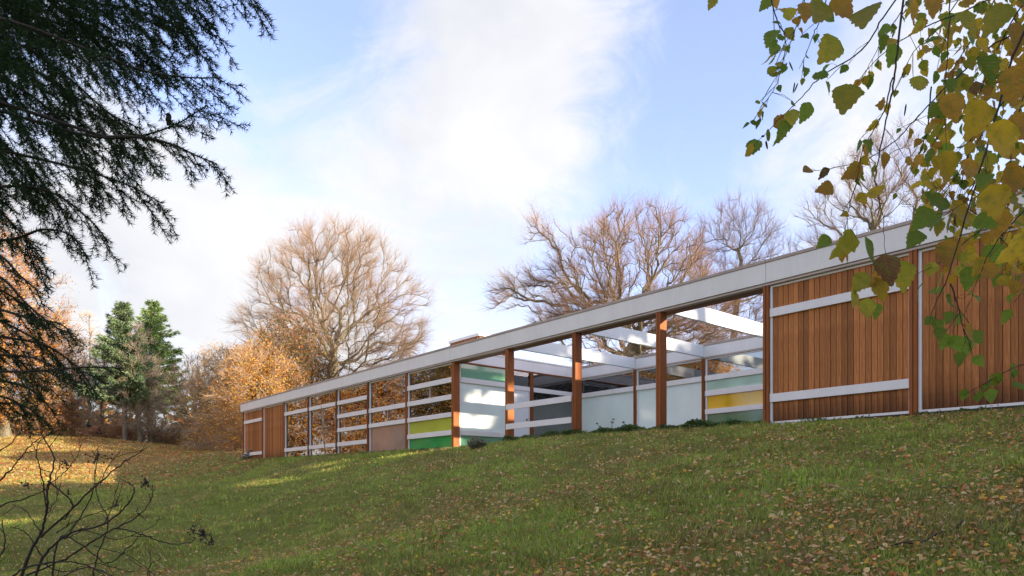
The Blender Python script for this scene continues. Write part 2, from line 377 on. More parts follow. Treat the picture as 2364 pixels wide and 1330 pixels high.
# slab, roof, inner walls
m = MB(); m.box(-34.1, 3.2, D + .06, 21.5, .6, 1.13); m.add('floor_slab', M_DARK, house)
m = MB(); m.box(-16.5, -6.8, D + .08, BACKY - .05, 1.131, 1.15); m.add('courtyard_floor', M_PAVING, house)
m = MB(); m.box(-34.0, -16.61, D + .397, 21.5, 3.72, 4.04); m.box(-16.598, -6.64, BACKY + .18, 21.5, 3.72, 4.04); m.box(-6.638, 3.15, D + .397, 21.5, 3.72, 4.04)
m.add('roof', M_FASCIA, house)
m = MB(); m.box(-34.1, 3.2, 21.5, 21.6, 1.13, 4.04); m.add('north_wall', M_PLASTER, house)
m = MB(); m.box(-34.16, -34.06, D + .1, 21.5, 1.0, 3.72); m.add('end_wall', M_PLANK, house)
m = MB(); m.box(-6.72, -6.62, D + .3, BACKY, 1.13, 3.66); m.add('courtyard_wall', M_PLASTER, house)
for x in (-29.1, -21.6): part('partition', M_PLASTER, x - .05, x + .05, D + 3.2, 21.4, 1.131, 3.71)
part('partition', M_PLASTER, -34, -17, D + 4.6, D + 4.7, 1.131, 3.71)
part('partition', M_PLASTER, -16.5, -6.8, 19.2, 19.3, 1.131, 3.71)
part('ceiling', M_PLASTER, -34, -16.7, D + .41, D + 4.59, 3.69, 3.715, bevel=0)
part('interior_floor', M_FLOOR, -34, -16.7, D + .22, D + 4.59, 1.131, 1.15, bevel=0)
part('interior_floor', M_FLOOR, -16.3, -6.8, BACKY + .22, 19.1, 1.131, 1.15, bevel=0)

# fascia boards with butt joints, coping above, drip trim below
FJ = [-34.43, -29.14, -24.1, -19.0, -16.62, -6.67, -1.5, 3.4]
for a, b in zip(FJ, FJ[1:]): part('fascia_board', M_FASCIA, a + .004, b - .004, D - .03, D + .02, 3.712, 4.068, bevel=.003)
part('fascia_core', M_WHITE, -34.40, 3.38, D + .022, D + .395, 3.70, 4.04, bevel=0)
part('fascia_board', M_FASCIA, -34.43, -34.38, D + .022, 21.6, 3.712, 4.068)
FC = [-34.45, -24.1, -16.62, -6.67, 3.42]
for a, b in zip(FC, FC[1:]): part('coping', M_CAP, a, b - .006, D - .045, D + .20, 4.07, 4.128, bevel=.006)
part('drip_trim', M_TRIM, -34.4, 3.35, D - .012, D + .10, 3.662, 3.699, bevel=.003)
part('soffit_board', M_SOFFIT, -34.35, 3.3, D + .102, D + .40, 3.664, 3.698, bevel=0)
# fascia round the courtyard
part('fascia_board', M_WHITE, -16.60, -16.50, D + .402, BACKY + .1, 3.70, 4.01, label='white fascia board along the west side of the courtyard')
part('coping', M_WHITE, -16.66, -16.48, D + .402, BACKY + .08, 4.012, 4.06)
part('drip_trim', M_POST, -16.62, -16.49, D + .402, BACKY + .02, 3.655, 3.698)
part('fascia_board', M_WHITE, -16.49, -6.7, BACKY, BACKY + .12, 3.70, 4.01, label='white fascia board along the back of the courtyard')
part('coping', M_CAP, -16.46, -6.7, BACKY - .02, BACKY + .16, 4.012, 4.085)
part('drip_trim', M_TRIM, -16.48, -6.7, BACKY - .01, BACKY + .1, 3.655, 3.698)
# beams over the open court
for x in POSTX[8:11]: part('beam', M_BEAM, x - .04, x + .04, D + .402, BACKY - .004, 3.70, 4.03, bevel=.004)

def post(x, wdt=.11, dep=.20, y=D, z0=.95, lab=None):
    h = wdt / 2
    mb = MB(); mb.box(x - h, x - .007, y, y + dep, z0, 3.66); mb.box(x + .007, x + h, y, y + dep, z0, 3.66); mb.box(x - .0068, x + .0068, y + .018, y + dep - .01, z0, 3.655)
    o = mb.add('post', M_POST, house, .003)
    if lab: o['label'] = lab
    return o
for i, x in enumerate(POSTX):
    if i < 7: post(x, .085, .13)
    else: post(x, .115, .22)
post(-16.56, .06, .19, BACKY - .24).name = 'post'

def frame(x0, x1, y0, y1, z0, z1, t=.045):
    mb = MB(); mb.box(x0, x0 + t, y0, y1, z0, z1); mb.box(x1 - .018, x1, y0, y1, z0, z1)
    mb.box(x0 + t, x1 - .018, y0 + .004, y1, z0, z0 + .04); mb.box(x0 + t, x1 - .018, y0 + .004, y1, z1 - .035, z1)
    return mb
def cuts(z0, z1, names):
    """the openings left between the rails"""
    zs = [z0] + [v for n in sorted(names, key=lambda k: RAILS[k][0]) for v in RAILS[n]] + [z1]
    return list(zip(zs[::2], zs[1::2]))
def bay(i, names, mats, mull=(), lab=None):
    """one window bay on the front: frame (part), panes, rails and glazing bars (sub-parts), bottom opening first"""
    x0, x1 = POSTX[i] + (.043 if i < 7 else .06), POSTX[i + 1] - (.043 if i + 1 < 7 else .06)
    mb = frame(x0, x1, D + .055, D + .12, Z0 + .0, ZR - .002, .05)
    w = mb.add('window', M_WHITE, house, .003)
    if lab: w['label'] = lab
    ya = D + .09
    for (a, b), mm in zip(cuts(Z0 + .04, ZR - .037, names), mats):
        o = bx('pane', mm, house, x0 + .05, x1 - .018, ya, ya + .008, a, b); child(o, w)
    for n in names:
        o = bx('rail', M_WHITE, house, x0 + .002, x1 - .002, D + .022, D + .085, RAILS[n][0], RAILS[n][1], bevel=.004); child(o, w)
    op = cuts(Z0 + .04, ZR - .037, names)
    for k in mull:
        a, b = op[k]; xm = (x0 + x1) / 2
        o = bx('glazing_bar', M_TRIM, house, xm - .018, xm + .018, D + .07, D + .11, a, b); child(o, w)
    return w
def plank_wall(x0, x1, names, lab, n=24, y=D + .06, strip=True):
    mb = frame(x0, x1, y - .012, y + .08, Z0, ZR - .002, .045); mb.box(x0 + .045, x1 - .018, y + .052, y + .078, Z0 + .04, ZR - .037)
    w = mb.add('clad_panel', M_WHITE, house); w['label'] = lab
    s = (x1 - x0 - .065) / n
    ms = []
    for v in range(3):
        pm = MB(); tl = .006
        a, b = .0, s - .003
        z0, z1 = Z0 + .041, ZR - .04
        fr = .010 if v != 1 else .004
        pm.v += [(a, y + .013 + fr, z0), (a + .004, y + .006 + fr, z0), (b - .002, y + .004 + fr, z0), (b, y + .010, z0), (b, y + .05, z0), (a, y + .05, z0)]
        pm.v += [(p[0], p[1], z1) for p in pm.v]
        pm.f += [(i, (i + 1) % 6, (i + 1) % 6 + 6, i + 6) for i in range(6)] + [(5, 4, 3, 2, 1, 0), (6, 7, 8, 9, 10, 11)]
        ms.append(pm.mesh('plank', M_PLANK))
    for k in range(n):
        o = bpy.data.objects.new('plank', ms[k * 7 % 3]); COL.objects.link(o); o.parent = w; o.location = (x0 + .047 + k * s, 0, 0)
        o.location.y = random.uniform(-.003, .003)
    for nme in names: child(bx('rail', M_WHITE, house, x0 + .002, x1 - .002, D + .024, D + .07, *RAILS[nme], bevel=.004), w)
    return w
plank_wall(POSTX[0] + .045, POSTX[1] - .043, 'ad', 'cedar boarded panel with two white rails at the far west end', 22)
plank_wall(POSTX[1] + .043, POSTX[2] - .043, '', 'plain cedar boarded panel second from the far west end', 22)
bay(2, 'da', [M_GLASS] * 3)
bay(3, 'da', [M_GLASS] * 3, (1,))
bay(4, 'dcba', [M_GLASS] * 5)
bay(5, 'cb', [M_BROWN, M_GLASS, M_GLASS], (1,), 'window bay with a taupe glass panel at its foot')
bay(6, 'dcba', [M_GREEN, M_LIME, M_TEAL, M_GLASS, M_GLASS], (3,), 'window bay with stacked green, lime and teal glass bands')
plank_wall(POSTX[11] + .06, POSTX[12] - .06, 'ad', 'cedar boarded panel with two white rails right of the open court', 24)
plank_wall(POSTX[12] + .06, POSTX[13] - .06, '', 'plain cedar boarded panel at the right edge', 24)
plank_wall(POSTX[13] + .06, POSTX[14] - .06, '', 'plain cedar boarded panel beyond the right edge', 24)
plank_wall(POSTX[14] + .06, POSTX[15] - .06, 'ad', 'last cedar boarded panel at the east end', 24)
# plinth under the sill
part('plinth', M_DARK, -34.1, -16.6, D + .05, D + .12, .7, Z0 - .002, bevel=0); part('plinth', M_DARK, -6.6, 3.15, D + .05, D + .12, .7, Z0 - .002, bevel=0)

# open railing between the second and third court posts
for z in (2.045, 1.535): part('railing_bar', M_WHITE, POSTX[8] + .01, POSTX[9] - .058, D - .035, D - .003, z, z + .145, bevel=.004, label='white horizontal bar across the open court bay')

# west side of the court (faces +x)
XS = -16.50
def side(name, mm, y0, y1, z0, z1, x0=-.04, x1=0., par=None, bevel=.003):
    o = bx(name, mm, house, XS + x0, XS + x1, y0, y1, z0, z1, bevel=bevel)
    if par is not None: child(o, par)
    return o
wA = side('window', M_WHITE, D + .225, D + .27, Z0, 3.65, -.07, 0); wA['label'] = 'side window of the court with frosted glass between two green panes'
side('frame', M_WHITE, 13.64, 13.68, Z0, 3.65, -.07, 0, wA)
for n in ('a', 'd'): side('rail', M_WHITE, D + .272, 13.638, RAILS[n][0], RAILS[n][1] - .0, -.05, .03, wA)
for (a, b), mm in zip(cuts(Z0, 3.65, 'ad'), (M_SAGE, M_FROST, M_SAGE)): side('pane', mm, D + .272, 13.64, a, b, -.03, -.02, wA, 0)
side('post', M_POST, 13.685, 13.80, 1.0, 3.65, -.08, .035)
side('post', M_POST, 14.56, 14.69, 1.0, 3.65, -.08, .035)
wB = side('transom_window', M_WHITE, 13.802, 14.558, 3.06, 3.20, -.05, .01); wB['label'] = 'small transom window above the white door'
side('pane', M_GLASS, 13.802, 14.558, 3.202, 3.65, -.03, -.02, wB, 0)
dr = side('door', M_DOOR, 13.805, 14.50, Z0, 3.055, -.05, -.01); dr['label'] = 'flush white door with a small black knob'
side('frame', M_WHITE, 14.502, 14.558, Z0, 3.055, -.06, 0, dr)
kn = bpy.data.meshes.new('knob'); import bmesh; bm = bmesh.new(); bmesh.ops.create_uvsphere(bm, u_segments=10, v_segments=8, radius=.028); bm.to_mesh(kn); bm.free(); kn.materials.append(M_BLACK)
k = bpy.data.objects.new('knob', kn); COL.objects.link(k); k.location = (XS + .02, 14.42, 2.16); child(k, dr)
wC = side('window', M_WHITE, 16.60, 16.65, Z0, 3.65, -.07, 0); wC['label'] = 'side window of the court with lowered venetian blinds'
for z0, z1 in ((Z0, 1.30), (3.06, 3.20)): side('rail', M_WHITE, 14.692, 16.598, z0, z1, -.05, .01, wC)
for z0, z1 in ((1.302, 3.058), (3.202, 3.65)):
    side('pane', M_GLASS, 14.692, 16.598, z0, z1, -.03, -.024, wC, 0)
mb = MB()
for z in np.arange(1.33, 3.62, .05):
    b = len(mb.v); mb.v += [(XS - .13, 14.72, z), (XS - .09, 14.72, z - .022), (XS - .09, 16.57, z - .022), (XS - .13, 16.57, z)]; mb.f.append((b, b + 1, b + 2, b + 3))
o = mb.add('blind', M_BLIND, house); o['label'] = 'lowered venetian blind with thin grey slats'

# back of the court (faces -y)
def backbay(x0, x1, names, mats, lab):
    mb = frame(x0, x1, BACKY + .02, BACKY + .08, Z0, 3.652, .05); w = mb.add('window', M_WHITE, house); w['label'] = lab
    for (a, b), mm in zip(cuts(Z0 + .04, 3.615, names), mats): child(bx('pane', mm, house, x0 + .05, x1 - .018, BACKY + .05, BACKY + .058, a, b), w)
    for n in names: child(bx('rail', M_WHITE, house, x0 + .002, x1 - .002, BACKY - .01, BACKY + .045, *RAILS[n], bevel=.003), w)
xb = [-16.48, POSTX[8] + .05, POSTX[9] + .05, POSTX[10] + .05, -6.7]
for x in xb[1:4]: post(x - .03, .10, .08, BACKY - .02)
RAILS['A'] = (3.02, 3.17); RAILS['D'] = (3.05, 3.21)
backbay(xb[0], xb[1] - .085, 'A', [M_FROST, M_GLASS], 'tall frosted window in the west corner of the court')
backbay(xb[1] + .025, xb[2] - .085, 'A', [M_FROST, M_GLASS], 'second tall frosted window at the back of the court')
backbay(xb[2] + .025, xb[3] - .085, 'dcbA', [M_DKGREEN, M_DKGREEN, M_YELLOW, M_MINT, M_GLASS], 'back window of the court with mint, yellow and dark green bands')
backbay(xb[3] + .025, xb[4], 'A', [M_FROST, M_GLASS], 'back window of the court behind the cedar panel')
# rooflight box
rb = MB(); bz = P(1082, 780, 27.5)
X0, X1, Y0, Y1 = -20.08, -18.42, 14.0, 15.5
rb.box(X0, X1, Y0, Y1, 4.05, 5.07); ro = rb.add('rooflight_box', M_SOFFIT, house); ro['label'] = 'cedar clad box standing on the flat roof'
part('coping', M_FASCIA, X0 - .05, X1 + .05, Y0 - .05, Y1 + .05, 5.072, 5.16)
n = 20; s = (X1 - X0) / n; pm = MB().box(0, s - .03, -.03, 0, 4.05, 5.04).mesh('plank', M_PLANK)
for kk in range(n): o = bpy.data.objects.new('plank', pm); COL.objects.link(o); o.parent = ro; o.location = (X0 + kk * s, Y0 - .002, 0)
n2 = 13; s = (Y1 - Y0) / n2; pm = MB().box(0, .03, 0, s - .03, 4.05, 5.04).mesh('plank', M_PLANK)
for kk in range(n2): o = bpy.data.objects.new('plank', pm); COL.objects.link(o); o.parent = ro; o.location = (X1 + .002, Y0 + kk * s, 0)
# curtains gathered inside the west rooms
for x0, x1 in ((-28.95, -28.45), (-26.45, -26.2), (-23.9, -23.7), (-19.9, -19.35)):
    n = 30; xs = np.linspace(x0, x1, n); ys = D + .45 + .045 * np.sin(np.arange(n) * 1.3)
    V = np.concatenate([np.stack([xs, ys, np.full(n, z)], 1) for z in (1.2, 3.6)]); F = [(i, i + 1, i + 1 + n, i + n) for i in range(n - 1)]
    c = link('curtain', npmesh('curtain', V, F, M_CURTAIN, smooth=True), house)
bpy.context.view_layer.update()
# every part hangs from the house Empty but keeps world coordinates
inv = Matrix.Translation(house.location).inverted()
for o in house.children: o.matrix_parent_inverse = inv
# ------------------------------------------------------------------ trees
def wire(pts, roots, bf=.35, rootlen=None):
    """join crown points into one tree: each step ties in the point with the cheapest (distance + bf * way to the root)"""
    n = len(pts); pos = np.vstack([roots, pts]); nr = len(roots)
    par = -np.ones(nr + n, int); par[1:nr] = np.arange(nr - 1); pl = np.zeros(nr + n)
    for i in range(1, nr): pl[i] = pl[i - 1] + .5 * np.linalg.norm(roots[i] - roots[i - 1])
    best = np.full(n, 1e9); bj = np.zeros(n, int)
    for j in range(nr):
        c = np.linalg.norm(pts - roots[j], axis=1) + bf * pl[j]; m = c < best; best[m] = c[m]; bj[m] = j
    left = np.ones(n, bool)
    for _ in range(n):
        i = int(np.argmin(np.where(left, best, 1e18))); left[i] = False; j = nr + i; par[j] = bj[i]
        pl[j] = pl[bj[i]] + np.linalg.norm(pts[i] - pos[bj[i]])
        c = np.linalg.norm(pts - pts[i], axis=1) + bf * pl[j]; m = left & (c < best); best[m] = c[m]; bj[m] = j
    return pos, par, pl
def radii(pos, par, pl, tip, power, rmax):
    r = np.zeros(len(pos)); kids = np.zeros(len(pos)); order = np.argsort(-pl, kind='stable'); acc = np.zeros(len(pos))
    for i in order:
        if acc[i] == 0: acc[i] = tip ** power
        if par[i] >= 0: acc[par[i]] += acc[i]
    r = acc ** (1 / power); return np.minimum(r * (rmax / r.max()), rmax) if rmax else r
def crown_points(n, rs, prof, c, shell=.5, low=None):
    """points in a crown: prof(t) = radius at relative height t (0 bottom .. 1 top); c = base centre, height"""
    o = []
    while len(o) < n:
        t = rs.rand(n); rr = prof(t); ph = rs.rand(n) * 6.2832; q = rs.rand(n) ** (shell)
        keep = rs.rand(n) < (rr / rr.max()) ** 1.3
        rr = rr * (1 + .16 * np.sin(3 * ph + 5 * t) + .12 * np.sin(5 * ph - 9 * t + 2)); x = np.cos(ph) * rr * q; y = np.sin(ph) * rr * q
        o += [p for p, k in zip(np.stack([c[0] + x, c[1] + y, c[2] + t * c[3]], 1), keep) if k]
    return np.array(o[:n])
def tree(name, label, cat, base, height, prof, crown_base, rs, n=1500, trunk_r=.45, lean=(0, 0), bf=.35, shell=.5, twigs=5, twig_len=.7,
         twig_w=.012, twig_col=((.30, .20, .15), (.42, .30, .22)), leaves=0, leaf_cols=None, leaf_size=.09, leaf_low=0, mb=M_BEECH, group=None, droop=.0, trunk_top=.55, power=1.78, extra=None, mask=None):
    base = np.array(base, float); root = empty(name, tuple(base), label=label, cat=cat, group=group)
    k = 9; ts = np.linspace(0, trunk_top, k)
    tr = base + np.stack([lean[0] * ts ** 1.5 + .12 * np.sin(ts * 9 + rs.rand() * 6), lean[1] * ts ** 1.5 + .1 * np.cos(ts * 8), ts * height - .3 * (ts == 0)], 1)
    pts = crown_points(n, rs, prof, (base[0] + lean[0] * .5, base[1] + lean[1] * .5, base[2] + crown_base * height, (1 - crown_base) * height), shell)
    # loosen into clumps
    cl = pts[rs.randint(0, n, max(20, n // 20))]; d = np.linalg.norm(pts[:, None] - cl[None], axis=2); nearest = cl[d.argmin(1)]
    pts = pts + (nearest - pts) * .26 * rs.rand(n, 1)
    if extra is not None: pts = np.vstack([pts, extra])
    if mask is not None: pts = pts[mask(pts)]
    pos, par, pl = wire(pts, tr, bf)
    # droop with reach, wobble
    ch = np.arange(len(pos)) >= k
    reach = np.linalg.norm(pos[:, :2] - base[:2], axis=1); pos[ch, 2] -= droop * (reach[ch] / (reach.max() + 1e-6)) ** 2 * height * .12
    idx = np.where(ch)[0]; q = pos.copy(); q[idx] = .62 * pos[idx] + .38 * pos[par[idx]] + rs.normal(0, .05, (len(idx), 3)); pos = q
    r = radii(pos, par, pl, 1, power, trunk_r)
    r[:k] = np.maximum(r[:k], np.linspace(trunk_r * 1.05, r[k - 1], k)); r[0] *= 1.5
    r = np.maximum(r, twig_w * .6)
    e = np.where(par >= 0)[0]; A = pos[par[e]]; B = pos[e]; ra = np.minimum(r[par[e]], r[e] * 1.35); rb = r[e]
    ra[:k - 1] = r[par[e[:k - 1]]]
    # bend each longer edge once
    mid = (A + B) / 2; ln = np.linalg.norm(B - A, axis=1, keepdims=True); mid += rs.normal(0, 1, mid.shape) * ln * .07; rm = (ra + rb) / 2
    A2 = np.vstack([A, mid]); B2 = np.vstack([mid, B]); r1 = np.concatenate([ra, rm]); r2 = np.concatenate([rm, rb])
    thick = r1 > trunk_r * .16
    v, f = seg_tubes(A2[thick], B2[thick] + (B2[thick] - A2[thick]) * .08, r1[thick], r2[thick], 7)
    to = link('trunk', npmesh('trunk', v, f, mb, smooth=True), root)
    v, f = seg_tubes(A2[~thick], B2[~thick] + (B2[~thick] - A2[~thick]) * .05, r1[~thick], r2[~thick], 4)
    link('branches', npmesh('branches', v, f, mb, smooth=True), root)
    # fine twigs spraying from every outer node
    cand = np.where((r < trunk_r * .22) & ch)[0]
    if twigs:
        s = np.repeat(cand, twigs); out = pos[s] - pos[par[s]]; out /= np.linalg.norm(out, axis=1, keepdims=True) + 1e-9
        rad_ = pos[s] - (base + [0, 0, height * .45]); rad_ /= np.linalg.norm(rad_, axis=1, keepdims=True)
        d = out * .5 + rad_ * .75 + rs.normal(0, .5, out.shape) + [0, 0, .16 - droop * .2]; d /= np.linalg.norm(d, axis=1, keepdims=True)
        L1 = twig_len * (.35 + 1.0 * rs.rand(len(s), 1)); a = pos[s] - (pos[s] - pos[par[s]]) * rs.rand(len(s), 1) * .8; b = a + d * L1 * .5
        d2 = d + rs.normal(0, .22, d.shape) + [0, 0, .10]; d2 /= np.linalg.norm(d2, axis=1, keepdims=True); c = b + d2 * L1 * .55
        d3 = d + rs.normal(0, .5, d.shape); d3 /= np.linalg.norm(d3, axis=1, keepdims=True); c3 = b + d3 * L1 * .4
        d4 = d + rs.normal(0, .5, d.shape); d4 /= np.linalg.norm(d4, axis=1, keepdims=True); c4 = a + d * L1 * .25 + d4 * L1 * .4
        AA = np.vstack([a, b, b, a + d * L1 * .25]); BB = np.vstack([b, c, c3, c4]); n3 = len(s)
        w1 = np.concatenate([np.full(n3, twig_w), np.full(n3, twig_w * .75), np.full(n3, twig_w * .6), np.full(n3, twig_w * .6)]); w2 = np.concatenate([np.full(n3, twig_w * .75), np.full(n3, twig_w * .3), np.full(n3, twig_w * .25), np.full(n3, twig_w * .25)])
        v, f = seg_tubes(AA, BB, w1, w2, 3)
        t = rs.rand(n3, 1) * .7 + .3 * np.clip((pos[s][:, 2:3] - base[2]) / height, 0, 1); col = np.array(twig_col[0]) * (1 - t) + np.array(twig_col[1]) * t
        col = np.repeat(np.vstack([col] * 4), 3, axis=0)
        o = link('twigs', npmesh('twigs', v, f, M_TWIG, cols=col), root); o['kind'] = 'stuff'
    if leaves:
        z = (pos[cand][:, 2] - base[2]) / height
        if leaf_low: cand = cand[(z < leaf_low) & (rs.rand(len(cand)) < np.clip((leaf_low - z) * 3, 0, 1))]
        s = cand[rs.randint(0, len(cand), leaves)]; c = pos[s] + rs.normal(0, twig_len * .42, (leaves, 3))
        leaf_cloud('leaves', c, leaf_size, leaf_cols, rs, root)
    return root, pos, par, r
def leaf_cloud(name, c, size, cols, rs, parent, mt=None, flat=0.):
    n = len(c); u = rs.normal(0, 1, (n, 3)); u[:, 2] *= (1 - flat); u /= np.linalg.norm(u, axis=1, keepdims=True)
    w_ = rs.normal(0, 1, (n, 3)); w_[:, 2] *= (1 - flat); w_ = np.cross(u, w_) if flat == 0 else w_ - u * (w_ * u).sum(1, keepdims=True); w_ /= np.linalg.norm(w_, axis=1, keepdims=True)
    s = size * (.6 + .8 * rs.rand(n, 1)); V = np.stack([c - u * s * .6, c + w_ * s * .38, c + u * s * .6, c - w_ * s * .38], 1).reshape(-1, 3)
    F = np.arange(4 * n).reshape(-1, 4); cols = np.array(cols); k = rs.randint(0, len(cols), n); col = cols[k] * (.75 + .5 * rs.rand(n, 1))
    o = link(name, npmesh(name, V, F, mt or M_LEAF, cols=col), parent); o['kind'] = 'stuff'; return o
ORANGE = [(.66, .28, .03), (.72, .38, .05), (.58, .20, .025), (.76, .46, .08), (.48, .16, .03)]
RUST = [(.36, .12, .03), (.45, .17, .04), (.28, .09, .025), (.52, .25, .06)]
GOLD = [(.60, .40, .06), (.55, .33, .05), (.42, .30, .06), (.35, .30, .06)]
OLIVE = [(.10, .10, .03), (.15, .13, .04), (.2, .14, .05), (.08, .09, .025)]
def dome(a, b, wmax, top=.0):
    """round crown widest at relative height a"""
    return lambda t: wmax * np.sqrt(np.clip(np.where(t < a, 1 - ((a - t) / a * b) ** 2, 1 - ((t - a) / (1 - a + 1e-6)) ** 2 * (1 - top)), .0, 1))
rs = np.random.RandomState
TAN = ((.18, .125, .08), (.34, .21, .13))
PINK = ((.16, .11, .08), (.33, .185, .13))
# great beech behind the west wing
tree('beech_tree', 'great bare domed beech with thin coppery leaves behind the west wing', 'tree', gp(772, 57), 18.6, dome(.36, .72, 8.3), .10, rs(3), n=3000, trunk_r=.75, bf=.42, shell=.42, twigs=9, twig_len=1.3, twig_w=.0058, twig_col=TAN, leaves=7000, leaf_cols=RUST, leaf_size=.085, leaf_low=.42, droop=.5, trunk_top=.36)
# beech behind the court, long limb reaching west
bB = gp(1462, 42)
def limb(pix, z): return [P(a, b, z + dz) for a, b, dz in pix]
ext = []
for pth in ([(1440, 740, 0), (1390, 700, 1), (1330, 685, 1), (1305, 630, 1), (1290, 580, 1.5), (1255, 540, 1.5), (1235, 515, 1.5)],
            [(1300, 650, 1), (1250, 655, .5), (1215, 650, .5), (1180, 670, 0), (1150, 690, 0)],
            [(1440, 760, 0), (1380, 722, -1), (1330, 716, -1), (1290, 722, -1), (1250, 735, -1)],
            [(1480, 790, -2), (1550, 800, -2.5), (1600, 775, -3), (1650, 740, -3), (1680, 700, -3), (1700, 690, -3)],
            [(1600, 775, -3), (1640, 800, -2), (1690, 790, -3), (1750, 800, -3)],
            [(1480, 780, -1), (1520, 750, -1), (1560, 745, -1), (1600, 720, -1)]):
    q = spline(limb(pth, 42), 22); ext.append(q)
    for k in range(2, 22):
        m_ = 6; ext.append(q[k] + R.uniform(-.9, .9, (m_, 3)) + [0, 0, .25])
ext = np.vstack(ext)
tree('beech_tree', 'spreading bare beech with long crooked limbs behind the open court', 'tree', bB, 15.2, dome(.55, .95, 5.4), .30, rs(11), n=1900, trunk_r=.55, bf=.42, shell=.42, twigs=7, twig_len=1.0, twig_w=.0052, twig_col=PINK, droop=.25, trunk_top=.42, extra=ext, power=1.98)
tree('beech_tree', 'thin bare tree just right of the spreading beech behind the court roof', 'tree', gp(1700, 52), 19.2, dome(.4, .8, 4.6), .42, rs(5), n=1000, trunk_r=.26, bf=.3, twigs=7, twig_len=1.1, twig_w=.0055, twig_col=((.26, .18, .17), (.38, .27, .26)), trunk_top=.8)
tree('beech_tree', 'bare crown rising above the fascia behind the birch leaves', 'tree', gp(2045, 47), 21.3, dome(.5, .9, 5.2), .38, rs(8), n=1300, trunk_r=.42, bf=.4, twigs=7, twig_len=1.0, twig_w=.0052, twig_col=PINK, trunk_top=.5)
# orange and rust trees beyond the west end
tree('beech_tree', 'orange leaved beech whose pale branches sweep down beside the west end of the house', 'tree', gp(600, 46), 7.3, dome(.3, .5, 3.4), .04, rs(21), n=1300, trunk_r=.3, bf=.45, shell=.4, twigs=4, twig_len=.8, twig_w=.012, twig_col=((.28, .19, .12), (.42, .30, .2)), leaves=24000, leaf_cols=ORANGE + GOLD[:2], leaf_size=.082, droop=1.0)
tree('beech_tree', 'rust and olive tree tucked under the left side of the great beech', 'tree', gp(668, 49), 9.4, dome(.5, .7, 3.4), .1, rs(22), n=900, trunk_r=.3, twigs=4, twig_len=.8, twig_col=TAN, leaves=15000, leaf_cols=OLIVE + OLIVE + RUST, leaf_size=.12)
tree('beech_tree', 'low golden orange beech left of the west end of the house', 'tree', gp(515, 52), 8.2, dome(.4, .6, 3.2), .03, rs(23), n=800, trunk_r=.22, twigs=4, twig_len=.7, twig_col=((.42, .33, .25), (.55, .45, .36)), leaves=13000, leaf_cols=ORANGE + GOLD, leaf_size=.08, droop=.8)
tree('bare_tree', 'small dark bare tree with many upright forks in the gap left of the house', 'tree', gp(450, 60), 8.0, dome(.5, .7, 3.0), .12, rs(24), n=800, trunk_r=.24, bf=.5, twigs=5, twig_len=.5, twig_w=.010, twig_col=((.14, .11, .09), (.3, .22, .16)), leaves=900, leaf_cols=GOLD, leaf_size=.09, trunk_top=.3)
for px, z, h, wd, sd_, lab in ((205, 66, 12.8, 2.1, 31, 'tall pale bare larch left of the conifers'), (318, 58, 10.0, 2.0, 32, 'grey leafless tree standing in front of the conifers'), (238, 61, 8.4, 1.9, 33, 'short grey leafless tree left of the conifers'), (165, 70, 12.0, 1.8, 34, 'pale bare larch beside the spruce branch tips'), (345, 60, 7.2, 1.7, 35, 'low grey leafless tree before the green conifer')):
    tree('bare_tree', lab, 'tree', gp(px, z), h, dome(.3, .6, wd), .12, rs(sd_), n=520, trunk_r=.17, bf=.25, shell=.6, twigs=5, twig_len=.55, twig_w=.010, twig_col=((.36, .29, .22), (.52, .43, .35)), trunk_top=.92, leaves=500, leaf_cols=GOLD, leaf_size=.08)
for px, z, h, wd, sd_, lab, lv in ((10, 56, 17, 5.0, 41, 'tall orange beech seen through the spruce branches', 8500), (112, 60, 11.5, 3.2, 42, 'thin orange tree at the edge of the spruce branches', 6000), (-110, 52, 20, 5, 43, 'orange beech beyond the left edge', 16000)):
    tree('beech_tree', lab, 'tree', gp(px, z), h, dome(.4, .7, wd), .08, rs(sd_), n=1000, trunk_r=.36, twigs=4, twig_len=.9, twig_w=.012, twig_col=((.24, .15, .1), (.38, .25, .18)), leaves=lv, leaf_cols=ORANGE + RUST, leaf_size=.13)

